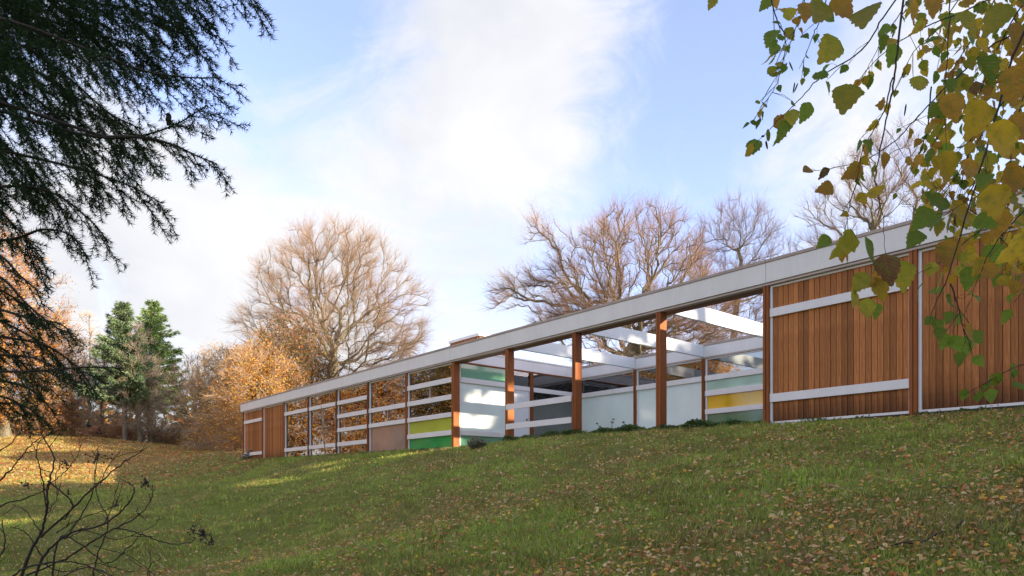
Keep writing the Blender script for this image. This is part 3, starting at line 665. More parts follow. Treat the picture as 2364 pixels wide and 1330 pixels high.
# conifers: whorls of drooping boughs
GREENS = [(.035, .085, .03), (.05, .12, .04), (.08, .15, .05), (.03, .06, .03)]
BLUES = [(.14, .22, .10), (.19, .28, .14), (.26, .33, .19), (.10, .16, .08)]
def conifer(label, base, h, wd, rs, cols, n=95, low=.16, dens=1.0, group=None, size=.17, taper=.85, trunk_r=.22):
    base = np.array(base, float); root = empty('conifer_tree', tuple(base), label=label, cat='tree', group=group)
    k = 10; zz = np.linspace(0, 1, k); tp = base + np.stack([.12 * np.sin(zz * 5), .1 * np.cos(zz * 4), zz * h], 1)
    v, f = path_tube(tp, trunk_r * (1.02 - zz) + .01, 8); link('trunk', npmesh('trunk', v, f, M_CONBARK, smooth=True), root)
    segs = []; cs = []
    for i in range(n):
        t = low + (1 - low) * (i + rs.rand()) / n; t = min(t, .985); a = rs.rand() * 6.283
        L_ = wd * (1 - (t - low) / (1 - low)) ** taper * (.65 + .5 * rs.rand()) + .25
        if rs.rand() < .12: L_ *= 1.25
        d = np.array([math.cos(a), math.sin(a), 0]); m = 7; s = np.linspace(0, 1, m)[:, None]
        dr = -.28 + .4 * t; q = base + [0, 0, t * h] + d * s * L_ + np.array([0, 0, 1]) * (dr * s * L_ * 1.1 + .28 * L_ * s ** 2.2) + rs.normal(0, .04, (m, 3))
        segs.append(path_tube(q, np.linspace(.05, .012, m) * (.5 + L_ / 3), 4))
        nl = int(26 * L_ * dens) + 8; u = rs.rand(nl) ** .75; ii_ = u * (m - 1); i0 = np.minimum(ii_.astype(int), m - 2); fr = (ii_ - i0)[:, None]
        c = q[i0] * (1 - fr) + q[i0 + 1] * fr; sidev = np.cross(d, [0, 0, 1]); wdt = (.12 + .34 * L_ * (1 - u) * .6)[:, None]
        c = c + sidev * rs.uniform(-1, 1, (nl, 1)) * wdt + [0, 0, -.05] + rs.normal(0, .05, (nl, 3)); c[:, 2] -= np.abs(rs.normal(0, .09, nl)); cs.append(c)
    v, f = merge(segs); link('branches', npmesh('branches', v, f, M_CONBARK), root)
    c = np.vstack(cs); nl = len(c)
    # each clump: three narrow blades of needles fanned outwards and down
    V = []; out = c - (base + np.array([0, 0, 0])); out[:, 2] = 0; out /= np.linalg.norm(out, axis=1, keepdims=True) + 1e-6
    for b in range(3):
        d = out + rs.normal(0, .55, (nl, 3)) + [0, 0, -.25]; d /= np.linalg.norm(d, axis=1, keepdims=True); sdv = np.cross(d, rs.normal(0, 1, (nl, 3))); sdv /= np.linalg.norm(sdv, axis=1, keepdims=True)
        s = size * (.6 + .9 * rs.rand(nl, 1)); V.append(np.stack([c - sdv * s * .16, c + sdv * s * .16, c + d * s * 1.7], 1))
    V = np.concatenate(V).reshape(-1, 3); F = np.arange(len(V)).reshape(-1, 3); cols = np.array(cols); kk = rs.randint(0, len(cols), nl)
    cc = cols[kk] * (.7 + .6 * rs.rand(nl, 1)); o = link('foliage', npmesh('foliage', V, F, M_NEEDLE, cols=np.vstack([cc] * 3)), root); o['kind'] = 'stuff'
    return root
conifer('blue green conifer standing left in the pair beyond the lawn', gp(285, 58), 11.6, 3.0, rs(51), BLUES, 150, .30, 1.7)
conifer('bright green conifer standing right in the pair beyond the lawn', gp(352, 67), 14.2, 3.7, rs(52), [(.13, .22, .06), (.17, .28, .08), (.09, .16, .05), (.22, .32, .11)], 160, .26, 1.7)
dk = tree('beech_tree', 'olive brown beech among the orange trees on the low side of the garden', 'tree', (-60, -19, g1(-60, -19)), 17, dome(.4, .6, 4.8), .03, rs(53), n=700, trunk_r=.35, twigs=3, twig_len=.9, twig_w=.016, twig_col=((.22, .18, .12), (.34, .28, .2)), leaves=15000, leaf_cols=OLIVE + OLIVE + RUST + GOLD[2:], leaf_size=.18, group='olive brown beeches on the low side of the garden')[0]

def copytree(src, loc, label, rz=0, sc=1, group=None):
    r = src.copy(); COL.objects.link(r); r.location = loc; r.rotation_euler = (0, 0, rz); r.scale = (sc, sc, sc); r['label'] = label
    if group: r['group'] = group
    for ch in src.children:
        c = ch.copy(); COL.objects.link(c); c.parent = r; c.matrix_parent_inverse = Matrix.Translation(src.location).inverted()
    return r
# belt of evergreens east of the lawn (it throws the shade that covers the slope)
BX = 15.0
belt = conifer('dense dark evergreen in the belt east of the lawn', (BX, 6, g1(BX, 6)), 11.5, 3.4, rs(54), GREENS, 95, .03, 1.5, group='evergreens of the east belt', size=.5, taper=.55)
for i, (x, y, h) in enumerate(((13, 1.5, 10.5), (16.5, 3.5, 12), (13.5, 9, 10), (17, 11, 11), (14, 14, 9.8), (17.5, 16.5, 10.4), (14.5, 19, 9.0), (18, 21.5, 9.6), (15.5, 24, 8.6), (19.5, 26.5, 9.4), (18.5, 31.5, 13.5), (23, 35.5, 16), (12, -2.5, 11))):
    copytree(belt, (x, y, g1(x, y)), 'dense dark evergreen in the belt east of the lawn', i * 1.3, h / 11.5, 'evergreens of the east belt')
tree('shade_pine', 'unseen tall flat topped pine added behind the evergreen belt to shade the far lawn', 'tree', (16, 37.5, g1(16, 37.5)), 20.5, dome(.5, .9, 4.4), .86, rs(56), n=420, trunk_r=.3, twigs=3, twig_len=.9, leaves=9000, leaf_cols=GREENS, leaf_size=.5, trunk_top=.86)  # unseen pine, added to cast the dark band over the far lawn
for i, (x, y) in enumerate(((15, 19.6), (16, 24.2))):  # added unseen pines; high crowns shade the lawn, sun passes below to the posts
    tree('shade_pine', ('unseen flat crowned pine added in the middle of the evergreen belt to shade the lawn', 'unseen flat crowned pine added towards the north end of the evergreen belt to shade the lawn')[i], 'tree', (x, y, g1(x, y)), (12.3, 12.9)[i], dome(.5, .9, (3.4, 3.3)[i]), .81, rs(57 + i), n=300, trunk_r=.22, twigs=3, twig_len=.8, leaves=6500, leaf_cols=GREENS, leaf_size=.45, trunk_top=.84)
# trees on the low side, behind the viewer, that the windows mirror
om = tree('beech_tree', 'orange beech on the low side of the garden', 'tree', (-62, -9, g1(-62, -9)), 15, dome(.4, .6, 5.2), .03, rs(61), n=800, trunk_r=.35, twigs=3, twig_len=.9, twig_w=.016, twig_col=((.45, .36, .28), (.6, .5, .42)), leaves=16000, leaf_cols=ORANGE + RUST, leaf_size=.17, group='orange beeches on the low side of the garden')[0]
for i, (x, y, s) in enumerate(((-64, -2.5, 1.0), (-54, -22, 1.2), (-66, -30, 1.4), (-47, -33, 1.3), (-74, -18, 1.4), (-35, -34, 1.2), (-56, -42, 1.5))):
    copytree(om, (x, y, g1(x, y) - .2), 'orange beech on the low side of the garden', i * 1.1, s, 'orange beeches on the low side of the garden')
for i, (x, y, s) in enumerate(((-70, -27, 1.1), (-66, -21, 1.05), (-52, -27, 1.0), (-43, -24, .9))):
    copytree(dk, (x, y, g1(x, y) - .2), 'olive brown beech among the orange trees on the low side of the garden', i * 1.7, s, 'olive brown beeches on the low side of the garden')
# scrub along the far edge of the lawn
for i, (px, z, h, wd, cols, lab) in enumerate(((265, 60, 1.5, 2.6, RUST, 'low rust coloured scrub under the conifers'), (400, 62, 1.6, 2.8, OLIVE + RUST, 'brown brush pile right of the conifers'), (478, 60, 3.0, 2.4, GOLD + OLIVE, 'golden bush left of the house end'), (535, 56, 2.4, 2.2, GOLD, 'yellow leaved bush beside the house end'), (140, 62, 3.4, 3.0, RUST + ORANGE, 'rust coloured bush beneath the pale larches'), (40, 60, 3.4, 3.4, OLIVE + ORANGE, 'olive and orange thicket beneath the tall orange beech'), (420, 66, 3.6, 2.6, GOLD + OLIVE, 'thin golden thicket behind the brush pile'), (330, 68, 3.0, 4, OLIVE, 'dark olive thicket behind the conifer trunks'), (210, 70, 3.4, 4, OLIVE + GOLD, 'olive thicket behind the bare larches'), (500, 70, 4.2, 3.6, OLIVE + RUST, 'tall brown thicket in the gap left of the house'))):
    b = gp(px, z); r_ = rs(70 + i)
    tree('shrub', lab, 'shrub', b, h, dome(.3, .6, wd), .02, r_, n=260, trunk_r=.06, bf=.2, twigs=6, twig_len=.5, twig_w=.012, twig_col=((.25, .16, .11), (.4, .28, .2)), leaves=2400, leaf_cols=cols, leaf_size=.10, trunk_top=.6)
# distant wood closing the view
c = []; r_ = rs(90)
for k in range(240):
    a = rad(r_.uniform(128, 190)); d = r_.uniform(95, 150); x, y = d * math.cos(a), d * math.sin(a); g = g1(x, y); hh = r_.uniform(7, 11)
    m_ = 160; q = r_.normal(0, 1, (m_, 3)); q /= np.linalg.norm(q, axis=1, keepdims=True); c.append(np.array([x, y, g + hh * .5]) + q * [3.5, 3.5, hh * .55] * r_.rand(m_, 1) ** .4)
wd_ = leaf_cloud('distant_woodland', np.vstack(c), .75, RUST + OLIVE + OLIVE, r_, None); tag(wd_, 'hazy brown woodland closing the view beyond the lawn', 'woodland', kind='stuff')
# ------------------------------------------------------------------ grass, fallen leaves
def sample_lawn(n, z0, z1, rs, p0=-160, p1=2560, power=0.):
    """points spread over the lawn so that near turf is as dense as it looks"""
    u = rs.rand(n); z = z0 * (z1 / z0) ** (u ** (1 + power)); px = rs.uniform(p0, p1, n)
    x = VIEW[0] * z + RIGHT[0] * z * (px - CX) / F_PX; y = VIEW[1] * z + RIGHT[1] * z * (px - CX) / F_PX
    k = ((y < D + .02) | (x < -34.6)) & (y < 30) & ~((y > D - .02) & (x > -34.6)); return x[k], y[k], z[k]
def clump(seed, nb=17, w=.11, h=.050, c0=(.18, .25, .037), c1=(.38, .43, .075), dry=.14):
    r = rs(seed); V = []; F = []; C = []
    for i in range(nb):
        a, q = r.rand() * 6.28, r.rand() ** .5 * w; p = np.array([q * math.cos(a), q * math.sin(a), -.01]); hh = h * (.45 + .8 * r.rand()); ln = r.normal(0, .55, 2) * hh
        t = r.rand() * 6.28; s = np.array([math.cos(t), math.sin(t), 0]) * .0032
        m_ = p + [ln[0] * .35, ln[1] * .35, hh * .6]; e = p + [ln[0], ln[1], hh]
        b = len(V); V += [p - s, p + s, m_ + s * .7, m_ - s * .7, e, e]; F += [(b, b + 1, b + 2, b + 3), (b + 3, b + 2, b + 4, b + 5)]
        g = r.rand(); c = np.array(c0) * (1 - g) + np.array(c1) * g
        if r.rand() < dry: c = np.array([.34, .27, .12])
        C += [c, c]
    me = npmesh('grass_tuft', V, F, M_GRASS, cols=np.array(C)); return me
tufts = bpy.data.collections.new('tufts')
KINDS = [dict(), dict(), dict(c0=(.19, .31, .035), c1=(.38, .50, .065), dry=.06, h=.054), dict(c0=(.13, .16, .027), c1=(.27, .29, .055)), dict(c0=(.12, .14, .032), c1=(.23, .24, .055), h=.035), dict(c0=(.26, .23, .05), c1=(.50, .41, .12), dry=.45, h=.045)]
for s, kw in enumerate(KINDS):      # bright, mossy, dark and dry tufts, picked by patches further down
    o = bpy.data.objects.new('grass_tuft_%d' % s, clump(200 + s, **kw)); tufts.objects.link(o)
def patch_kind(x, y, r):
    v = .5 * np.sin(x * .9 + 1.7 * np.sin(y * .6)) + .5 * np.sin(y * 1.9 + 1.2 * np.sin(x * 1.4)) + .45 * np.sin(x * 4.3 + y * 1.2) * np.sin(y * 5.1) + r.normal(0, .45, len(x))
    return np.select([v > 1.0, v > .35, v > -.15, v > -.6, v > -1.0], [2, 0, 1, 3, 5], 4)
def scatter(name, pts, scale, coll, tilt=.15, kind=None):
    me = bpy.data.meshes.new(name); me.vertices.add(len(pts)); me.vertices.foreach_set('co', np.asarray(pts, np.float32).ravel())
    a = me.attributes.new('scl', 'FLOAT', 'POINT'); a.data.foreach_set('value', np.asarray(scale, np.float32))
    a = me.attributes.new('kind', 'INT', 'POINT'); a.data.foreach_set('value', np.asarray(kind, np.int32))
    o = bpy.data.objects.new(name, me); COL.objects.link(o)
    ng = bpy.data.node_groups.new(name, 'GeometryNodeTree'); ng.interface.new_socket('Geometry', in_out='INPUT', socket_type='NodeSocketGeometry'); ng.interface.new_socket('Geometry', in_out='OUTPUT', socket_type='NodeSocketGeometry')
    n = ng.nodes.new; l = ng.links.new; gi = n('NodeGroupInput'); go = n('NodeGroupOutput'); ip = n('GeometryNodeInstanceOnPoints'); ci = n('GeometryNodeCollectionInfo')
    ci.inputs[0].default_value = coll; ci.inputs['Separate Children'].default_value = True; ci.inputs['Reset Children'].default_value = True
    ip.inputs['Pick Instance'].default_value = True; rv = n('FunctionNodeRandomValue'); rv.data_type = 'FLOAT_VECTOR'; rv.inputs[0].default_value = (-tilt, -tilt, 0); rv.inputs[1].default_value = (tilt, tilt, 6.283)
    at = n('GeometryNodeInputNamedAttribute'); at.data_type = 'FLOAT'; at.inputs[0].default_value = 'scl'
    ak = n('GeometryNodeInputNamedAttribute'); ak.data_type = 'INT'; ak.inputs[0].default_value = 'kind'; l(ak.outputs[0], ip.inputs['Instance Index'])
    l(gi.outputs[0], ip.inputs['Points']); l(ci.outputs[0], ip.inputs['Instance']); l(rv.outputs[0], ip.inputs['Rotation']); l(at.outputs[0], ip.inputs['Scale']); l(ip.outputs[0], go.inputs[0])
    m = o.modifiers.new('scatter', 'NODES'); m.node_group = ng; return o
r_ = rs(300)
x, y, z = sample_lawn(68000, 3.2, 62, r_, power=.12)
g = ground(x, y); go_ = scatter('grass', np.stack([x, y, g], 1), (.65 + .5 * r_.rand(len(x)) + .5 * np.clip(np.sin(x * 2.3 + np.sin(y * 3)) * np.sin(y * 2.9 + x), 0, 1)) * (1 + np.clip(z - 5, 0, 60) * .045), tufts, .15, np.where((x < -31) & (r_.rand(len(x)) < .78), 5, patch_kind(x, y, r_)))
tag(go_, 'short mown green grass covering the slope below the house', 'grass', kind='stuff')
# rougher tufts where the mower stops against the house
x = r_.uniform(-33, -1.5, 2600); y = D - np.abs(r_.normal(0, .10, 2600)) + .04; g = ground(x, y)
o = scatter('rough_grass', np.stack([x, y, g], 1), (.8 + .9 * r_.rand(2600)) * np.where(x > -6.7, .65, 1.2), tufts, .3, patch_kind(x, y, r_)); tag(o, 'rough unmown grass along the foot of the house wall', 'grass', kind='stuff')

def fallen(n, x, y, size, cols, r):
    """small curled leaves lying on the turf: four faces each, cupped"""
    n = len(x); e = .05; g = ground(x, y); gx_ = (ground(x + e, y) - g) / e; gy_ = (ground(x, y + e) - g) / e
    nrm = np.stack([-gx_, -gy_, np.ones(n)], 1) + r.normal(0, .38, (n, 3)); nrm /= np.linalg.norm(nrm, axis=1, keepdims=True)
    u = np.cross(nrm, r.normal(0, 1, (n, 3))); u /= np.linalg.norm(u, axis=1, keepdims=True); v = np.cross(nrm, u)
    s = (size * (.5 + .5 * r.rand(n) + .6 * r.rand(n) ** 4))[:, None]; c = np.stack([x, y, g + .022 + .028 * r.rand(n)], 1); cup = r.uniform(-.1, .42, (n, 1)) * s
    pts = [c - u * s * .55, c - u * s * .15 + v * s * .42 + nrm * cup, c + u * s * .2 + v * s * .34 + nrm * cup * .8, c + u * s * .62 + nrm * cup * .3, c + u * s * .2 - v * s * .34 + nrm * cup, c - u * s * .15 - v * s * .42 + nrm * cup * .7, c - u * s * .15, c + u * s * .2]
    V = np.stack(pts, 1)
    T = np.array([(0, 6, 1, 1), (6, 7, 2, 1), (7, 3, 2, 2), (0, 5, 6, 6), (5, 4, 7, 6), (4, 3, 7, 7)])
    F4 = np.array([(6, 7, 2, 1), (5, 4, 7, 6)]); F3 = np.array([(0, 6, 1), (7, 3, 2), (0, 5, 6), (4, 3, 7)])
    tri = np.array([(0, 6, 1), (6, 7, 1), (7, 2, 1), (7, 3, 2), (0, 5, 6), (5, 4, 6), (4, 7, 6), (4, 3, 7)])
    cols = np.array(cols); k = r.randint(0, len(cols), n); cc = cols[k] * (.6 + .8 * r.rand(n, 1)); return V, tri, cc
LITTER = [(.66, .38, .16), (.74, .50, .26), (.50, .18, .05), (.64, .30, .07), (.74, .48, .07), (.64, .48, .28), (.38, .14, .05), (.32, .15, .07), (.60, .30, .12), (.62, .38, .2)]
REDS = [(.42, .10, .04), (.50, .15, .05), (.36, .09, .04), (.55, .22, .07), (.62, .30, .10)]
def patchy(x, y, r, lo=.25):
    v = np.sin(x * 1.9 + 1.3 * np.sin(y * 1.1)) * np.sin(y * 1.7 + x * .5) + .6 * np.sin(x * 4.1 + y * 2.3) * np.sin(y * 3.3)
    return r.rand(len(x)) < lo + (1 - lo) * np.clip(.5 + .55 * v, 0, 1)
x, y, z = sample_lawn(76000, 3.4, 34, r_, power=-.22); k = patchy(x, y, r_, .22) & (r_.rand(len(x)) < np.clip(1.15 + (x + 4) * .030, .42, 1)); x, y, z = x[k], y[k], z[k]
x2, y2, z2 = sample_lawn(26000, 24, 66, r_, -160, 640, -.3); k = r_.rand(len(x2)) < np.clip((-x2 - 22) / 16, 0, 1); x2, y2, z2 = x2[k], y2[k], z2[k]
V1, T, C1 = fallen(0, x, y, .032 + .0012 * z, LITTER, r_); V2, T, C2 = fallen(0, x2, y2, .062 + .0012 * z2, REDS + LITTER[:6], r_)
near = np.argsort(z)[:300]; vis = np.ones(len(x), bool); vis[near] = False
def leafmesh(V, C, name):
    n = len(V); F = (np.arange(n)[:, None, None] * 8 + T[None]).reshape(-1, 3); return npmesh(name, V.reshape(-1, 3), F, M_LEAF, cols=np.repeat(C, 8, axis=0))
o = link('fallen_leaves', leafmesh(np.vstack([V1[vis], V2]), np.vstack([C1[vis], C2]), 'fallen_leaves')); tag(o, 'scattered tan, orange and red leaves fallen over the lawn', 'fallen leaves', kind='stuff')
for i in near:
    c = V1[i].mean(0); o = link('fallen_leaf', leafmesh((V1[i] - c)[None], C1[i][None], 'fallen_leaf'), None, tuple(c)); o.parent = lawn
# ------------------------------------------------------------------ small things by the house
def stones():
    root = empty('stone_cairn', tuple(P(583, 1050, 33.2) - [0, 0, .25]), label='low heap of flat mossy stones at the west corner of the house', cat='stone pile')
    r = rs(401); import bmesh
    for k in range(22):
        lay = k // 6; px = 566 + lay * 3 + (k % 6) * (6.6 - lay * .9) + r.uniform(-2, 2); c = P(px, 1054 - lay * 5.0, 33.1) + [0, r.uniform(-.15, .15), 0]
        bm = bmesh.new(); bmesh.ops.create_icosphere(bm, subdivisions=1, radius=1)
        for v in bm.verts: v.co += Vector(r.normal(0, .12, 3))
        me = bpy.data.meshes.new('stone'); bm.to_mesh(me); bm.free(); me.materials.append(M_STONE)
        o = link('stone', me, root, tuple(c)); o.scale = (r.uniform(.13, .21), r.uniform(.12, .2), .060); o.rotation_euler = (r.normal(0, .12), r.normal(0, .12), r.rand() * 3)
stones()
# slim stake
a = P(752, 1090, 23.2); a[2] = g1(a[0], a[1]); b = P(741, 938, 23.2); b[2] = a[2] + 1.9
sp = spline([a - [0, 0, .1], a * .66 + b * .34 + [.02, 0, 0], a * .3 + b * .7 - [.02, 0, 0], b], 14); v, f = path_tube(sp, np.linspace(.022, .010, 14), 7)
st = link('sapling_stem', npmesh('sapling_stem', v, f, M_STAKE, smooth=True)); tag(st, 'slim leaning bare sapling stem on the lawn before the west wing windows', 'sapling')
def bush(name, label, cat, c, rad_, h, n, cols, r, w_=.004, spread=.9, kind=None):
    root = empty(name, tuple(c), label=label, cat=cat); A = []; B = []
    q = r.normal(0, 1, (n, 2)); q /= np.maximum(np.linalg.norm(q, axis=1, keepdims=True), 1); base = np.column_stack([c[0] + q[:, 0] * rad_ * .35, c[1] + q[:, 1] * rad_ * .35, np.full(n, c[2] - .02)])
    top = np.column_stack([c[0] + q[:, 0] * rad_ * spread, c[1] + q[:, 1] * rad_ * spread, c[2] + h * (1 - .35 * (q ** 2).sum(1)) * (.65 + .35 * r.rand(n))])
    mid = (base + top) / 2 + r.normal(0, .015, (n, 3)); v, f = seg_tubes(np.vstack([base, mid]), np.vstack([mid, top]), np.full(2 * n, w_), np.concatenate([np.full(n, w_), np.full(n, w_ * .4)]), 3)
    link('stems', npmesh('stems', v, f, M_TWIG, cols=np.repeat(np.tile(np.array([[.12, .11, .08]]), (2 * n, 1)), 3, axis=0)), root)
    t = r.rand(n * 9, 1) * .75 + .3; s = np.tile(np.arange(n), 9); cc = base[s] * (1 - t) + top[s] * t + r.normal(0, .012, (n * 9, 3))
    leaf_cloud('leaves', cc, .045, cols, r, root)
bush('lavender_bush', 'grey green lavender bush in front of the first green glass pane of the court', 'bush', np.array([*P(1101, 1030, 17.6)[:2], g1(*P(1101, 1030, 17.6)[:2])]) , .26, .34, 190, [(.20, .24, .13), (.28, .30, .18), (.33, .28, .24)], rs(410))
# dried flower heads on tall stalks
root = empty('dried_flowers', tuple(P(1410, 1000, 16.3)), label='brown dried flower heads on thin stalks before the frosted court glass', cat='dried flowers')
r_ = rs(411); ST = []; hd = []
for px, py in ((1379, 978), (1385, 985), (1395, 990), (1415, 968), (1414, 975), (1440, 975), (1444, 984), (1436, 990), (1424, 992)):
    t = P(px, py, 15.9); b = P(1412 + (px - 1412) * .35, 1012, 15.9); b[2] = 1.1; ST.append(path_tube(spline([b, (b + t) / 2 + r_.normal(0, .02, 3), t], 6), np.full(6, .0035), 4)); hd.append(t + r_.normal(0, .018, (14, 3)) * [1, 1, .4])
v, f = merge(ST); link('stalks', npmesh('stalks', v, f, M_DKBARK), root)
leaf_cloud('flower_heads', np.vstack(hd), .03, [(.14, .08, .06), (.22, .13, .1)], r_, root)
# straw coloured tuft and the leafy edging of the court
r_ = rs(412); n = 9000
xx = r_.uniform(-14.2, -6.8, n); yy = D + .10 + np.abs(r_.normal(0, .16, n)) - .14; hh = .5 + .5 * np.sin(xx * 2.1) * np.sin(xx * 5.3 + 1)
c = np.column_stack([xx, yy, ground(xx, np.minimum(yy, D - .06)) + .02 + (.05 + .16 * hh) * r_.rand(n)])
o = leaf_cloud('ground_cover', c, .055, [(.045, .10, .025), (.07, .14, .035), (.10, .18, .05), (.12, .13, .05)], r_, None, M_LEAF); tag(o, 'low leafy ground cover edging the open court', 'ground cover', kind='stuff')
n = 260; cx_ = P(1396, 1008, 16.0); q = r_.normal(0, 1, (n, 3)) * [.3, .12, 0]; A = cx_ + q; A[:, 2] = 1.12; B = A + r_.normal(0, .07, (n, 3)) + [0, 0, .18]
v, f = seg_tubes(A, B, np.full(n, .003), np.full(n, .001), 3); o = link('straw_tuft', npmesh('straw_tuft', v, f, M_TWIG, cols=np.tile([[.42, .32, .17]], (n * 3, 1)))); tag(o, 'straw coloured dry grass tuft under the dried flowers', 'grass tuft')

xx = np.concatenate([r_.uniform(-34, -16.6, 2600), r_.uniform(-6.6, 2.5, 1500)]); k = np.sin(xx * 3.1) + np.sin(xx * 7.7 + 2) + r_.normal(0, .5, len(xx)) > .5; xx = xx[k]; n = len(xx)
yy = D - .02 - np.abs(r_.normal(0, .07, n)); c = np.column_stack([xx, yy, ground(xx, np.minimum(yy, D - .06)) + .01 + .09 * r_.rand(n)])
o = leaf_cloud('ground_cover', c, .05, [(.06, .13, .03), (.10, .17, .04), (.14, .2, .05), (.2, .16, .06)], r_, None, M_LEAF); tag(o, 'small weeds and creeping plants along the foot of the boarded and glazed walls', 'ground cover', kind='stuff')
# ------------------------------------------------------------------ spruce boughs hanging in from the upper left
def poly_len(q): return np.linalg.norm(np.diff(q, axis=0), axis=1).sum()
sp_root = empty('spruce_tree', (-3.4, -1.6, g1(-3.4, -1.6)), label='dark spruce tree whose drooping needled boughs hang in from the upper left', cat='tree')
tb = np.array([-3.4, -1.6, g1(-3.4, -1.6)]); zz = np.linspace(0, 1, 12); v, f = path_tube(tb + np.stack([.05 * np.sin(zz * 6), .04 * np.cos(zz * 5), zz * 13 - .1], 1), .26 * (1.05 - zz), 12)
link('trunk', npmesh('trunk', v, f, M_CONBARK, smooth=True), sp_root)
NEED = [(.020, .046, .016), (.032, .066, .020), (.055, .10, .028), (.024, .050, .028)]
def needles(A, B, r, step=.0034, ln=.017, wdt=.0011):
    """needles all round the shoots A->B, leaning forward"""
    d = B - A; L_ = np.linalg.norm(d, axis=1); m = np.maximum((L_ / step).astype(int), 1); s = np.repeat(np.arange(len(A)), m); t = r.rand(len(s), 1)
    p = A[s] + d[s] * t; dd = d[s] / L_[s][:, None]; q = r.normal(0, 1, (len(s), 3)); q -= dd * (q * dd).sum(1, keepdims=True); q /= np.linalg.norm(q, axis=1, keepdims=True)
    n_ = q * .84 + dd * .58 + [0, 0, .05]; n_ /= np.linalg.norm(n_, axis=1, keepdims=True); w_ = np.cross(n_, r.normal(0, 1, (len(s), 3))); w_ /= np.linalg.norm(w_, axis=1, keepdims=True)
    l_ = ln * (.7 + .45 * r.rand(len(s), 1)); V = np.stack([p - w_ * wdt, p + w_ * wdt, p + n_ * l_], 1).reshape(-1, 3); return V
def bough(pix, r, sec_len=150, sec_step=17, r0=4.2, dens=1.0, drop=1.0, stepn=.0012):
    """pix: (px, py, z) polyline of the main axis; sprays of shoots hang from it"""
    main = spline([P(*p) for p in pix], 40); z = np.mean([p[2] for p in pix]); u = z / F_PX      # metres per px at this depth
    # start the bough at the trunk
    st_ = np.array([tb[0], tb[1], main[0][2] + .25]); allp = np.vstack([spline([st_, (st_ + main[0]) / 2 + [0, 0, .1], main[0]], 8)[:-1], main]); rr = np.linspace(r0 * u * 1.0, 1.2 * u, len(allp))
    tubes = [path_tube(allp, rr, 6)]; SA = []; SB = []; SR = []
    L_ = poly_len(main); n = int(L_ / (sec_step * 2.25 * u)); vray = VIEW
    m0 = allp[3:8]; n0 = int(poly_len(m0) / (sec_step * 2.6 * u))      # sparser sprays on the stretch nearer the trunk
    for k in range(-n0, n):
        if k < 0:
            s = 0.; w0 = -k / n0 * (len(m0) - 1.001); i = int(w0); p = m0[i] + (m0[i + 1] - m0[i]) * (w0 - i); t = m0[i + 1] - m0[i]
        else:
            s = (k + r.rand() * .6) / n; i = min(int(s * 39), 38); p = main[i] + (main[i + 1] - main[i]) * (s * 39 - i); t = main[i + 1] - main[i]
        t = t / np.linalg.norm(t)
        side = np.cross(t, vray); side /= np.linalg.norm(side); sg = 1 if k % 2 else -1
        ln = sec_len * u * (1 - .5 * s) * (.6 + .8 * r.rand())
        d = t * (.75 + .5 * s) + side * sg * .28 * r.rand() + vray * r.normal(0, .3) + np.array([0, 0, -.72 * drop]); d /= np.linalg.norm(d)
        m = 7; q = p + d * np.linspace(0, 1, m)[:, None] * ln + np.array([0, 0, -1]) * (np.linspace(0, 1, m)[:, None] ** 2 * ln * .16 * drop) + np.cumsum(r.normal(0, .006 * ln, (m, 3)), axis=0)
        SA.append(q[:-1]); SB.append(q[1:]); tubes.append(path_tube(q, np.linspace(1.3, .6, m) * u, 3))
        nt_ = max(2, int(ln / (27 * u)))
        for j in range(1, nt_):
            w0 = (j + r.uniform(-.2, .2)) / nt_; ii_ = min(int(w0 * (m - 1)), m - 2); a = q[ii_] + (q[ii_ + 1] - q[ii_]) * (w0 * (m - 1) - ii_); tt = q[ii_ + 1] - q[ii_]; tt /= np.linalg.norm(tt)
            sd2 = np.cross(tt, vray + r.normal(0, .12, 3)); sd2 /= np.linalg.norm(sd2); l2 = (.22 * ln * (1 - .8 * w0) + 26 * u) * (.6 + .5 * r.rand())
            d2 = tt * .95 + sd2 * (1 if j % 2 else -1) * .62 + [0, 0, -.12]; d2 /= np.linalg.norm(d2); b1 = a + d2 * l2 * .5; b2 = b1 + (d2 + [0, 0, -.15]) * l2 * .5
            SA.append(np.array([a, b1])); SB.append(np.array([b1, b2])); tubes.append(path_tube(np.array([a, b1, b2]), np.array([.8, .6, .4]) * u, 3))
    SA.append(main[8:-1]); SB.append(main[9:])
    v, f = merge(tubes); bo = link('branch', npmesh('branch', v, f, M_DKBARK, smooth=True), sp_root)
    A = np.vstack(SA); B = np.vstack(SB); V = needles(A, B, r, stepn, 14.5 * u, .85 * u); F = np.arange(len(V)).reshape(-1, 3); cols = np.array(NEED)[r.randint(0, 4, len(F))] * (.7 + .7 * r.rand(len(F), 1))
    nd = link('needles', npmesh('needles', V, F, M_SPRUCE, cols=cols), bo); nd['kind'] = 'stuff'; nd.matrix_parent_inverse = Matrix.Identity(4)
    return len(F)
tot = 0
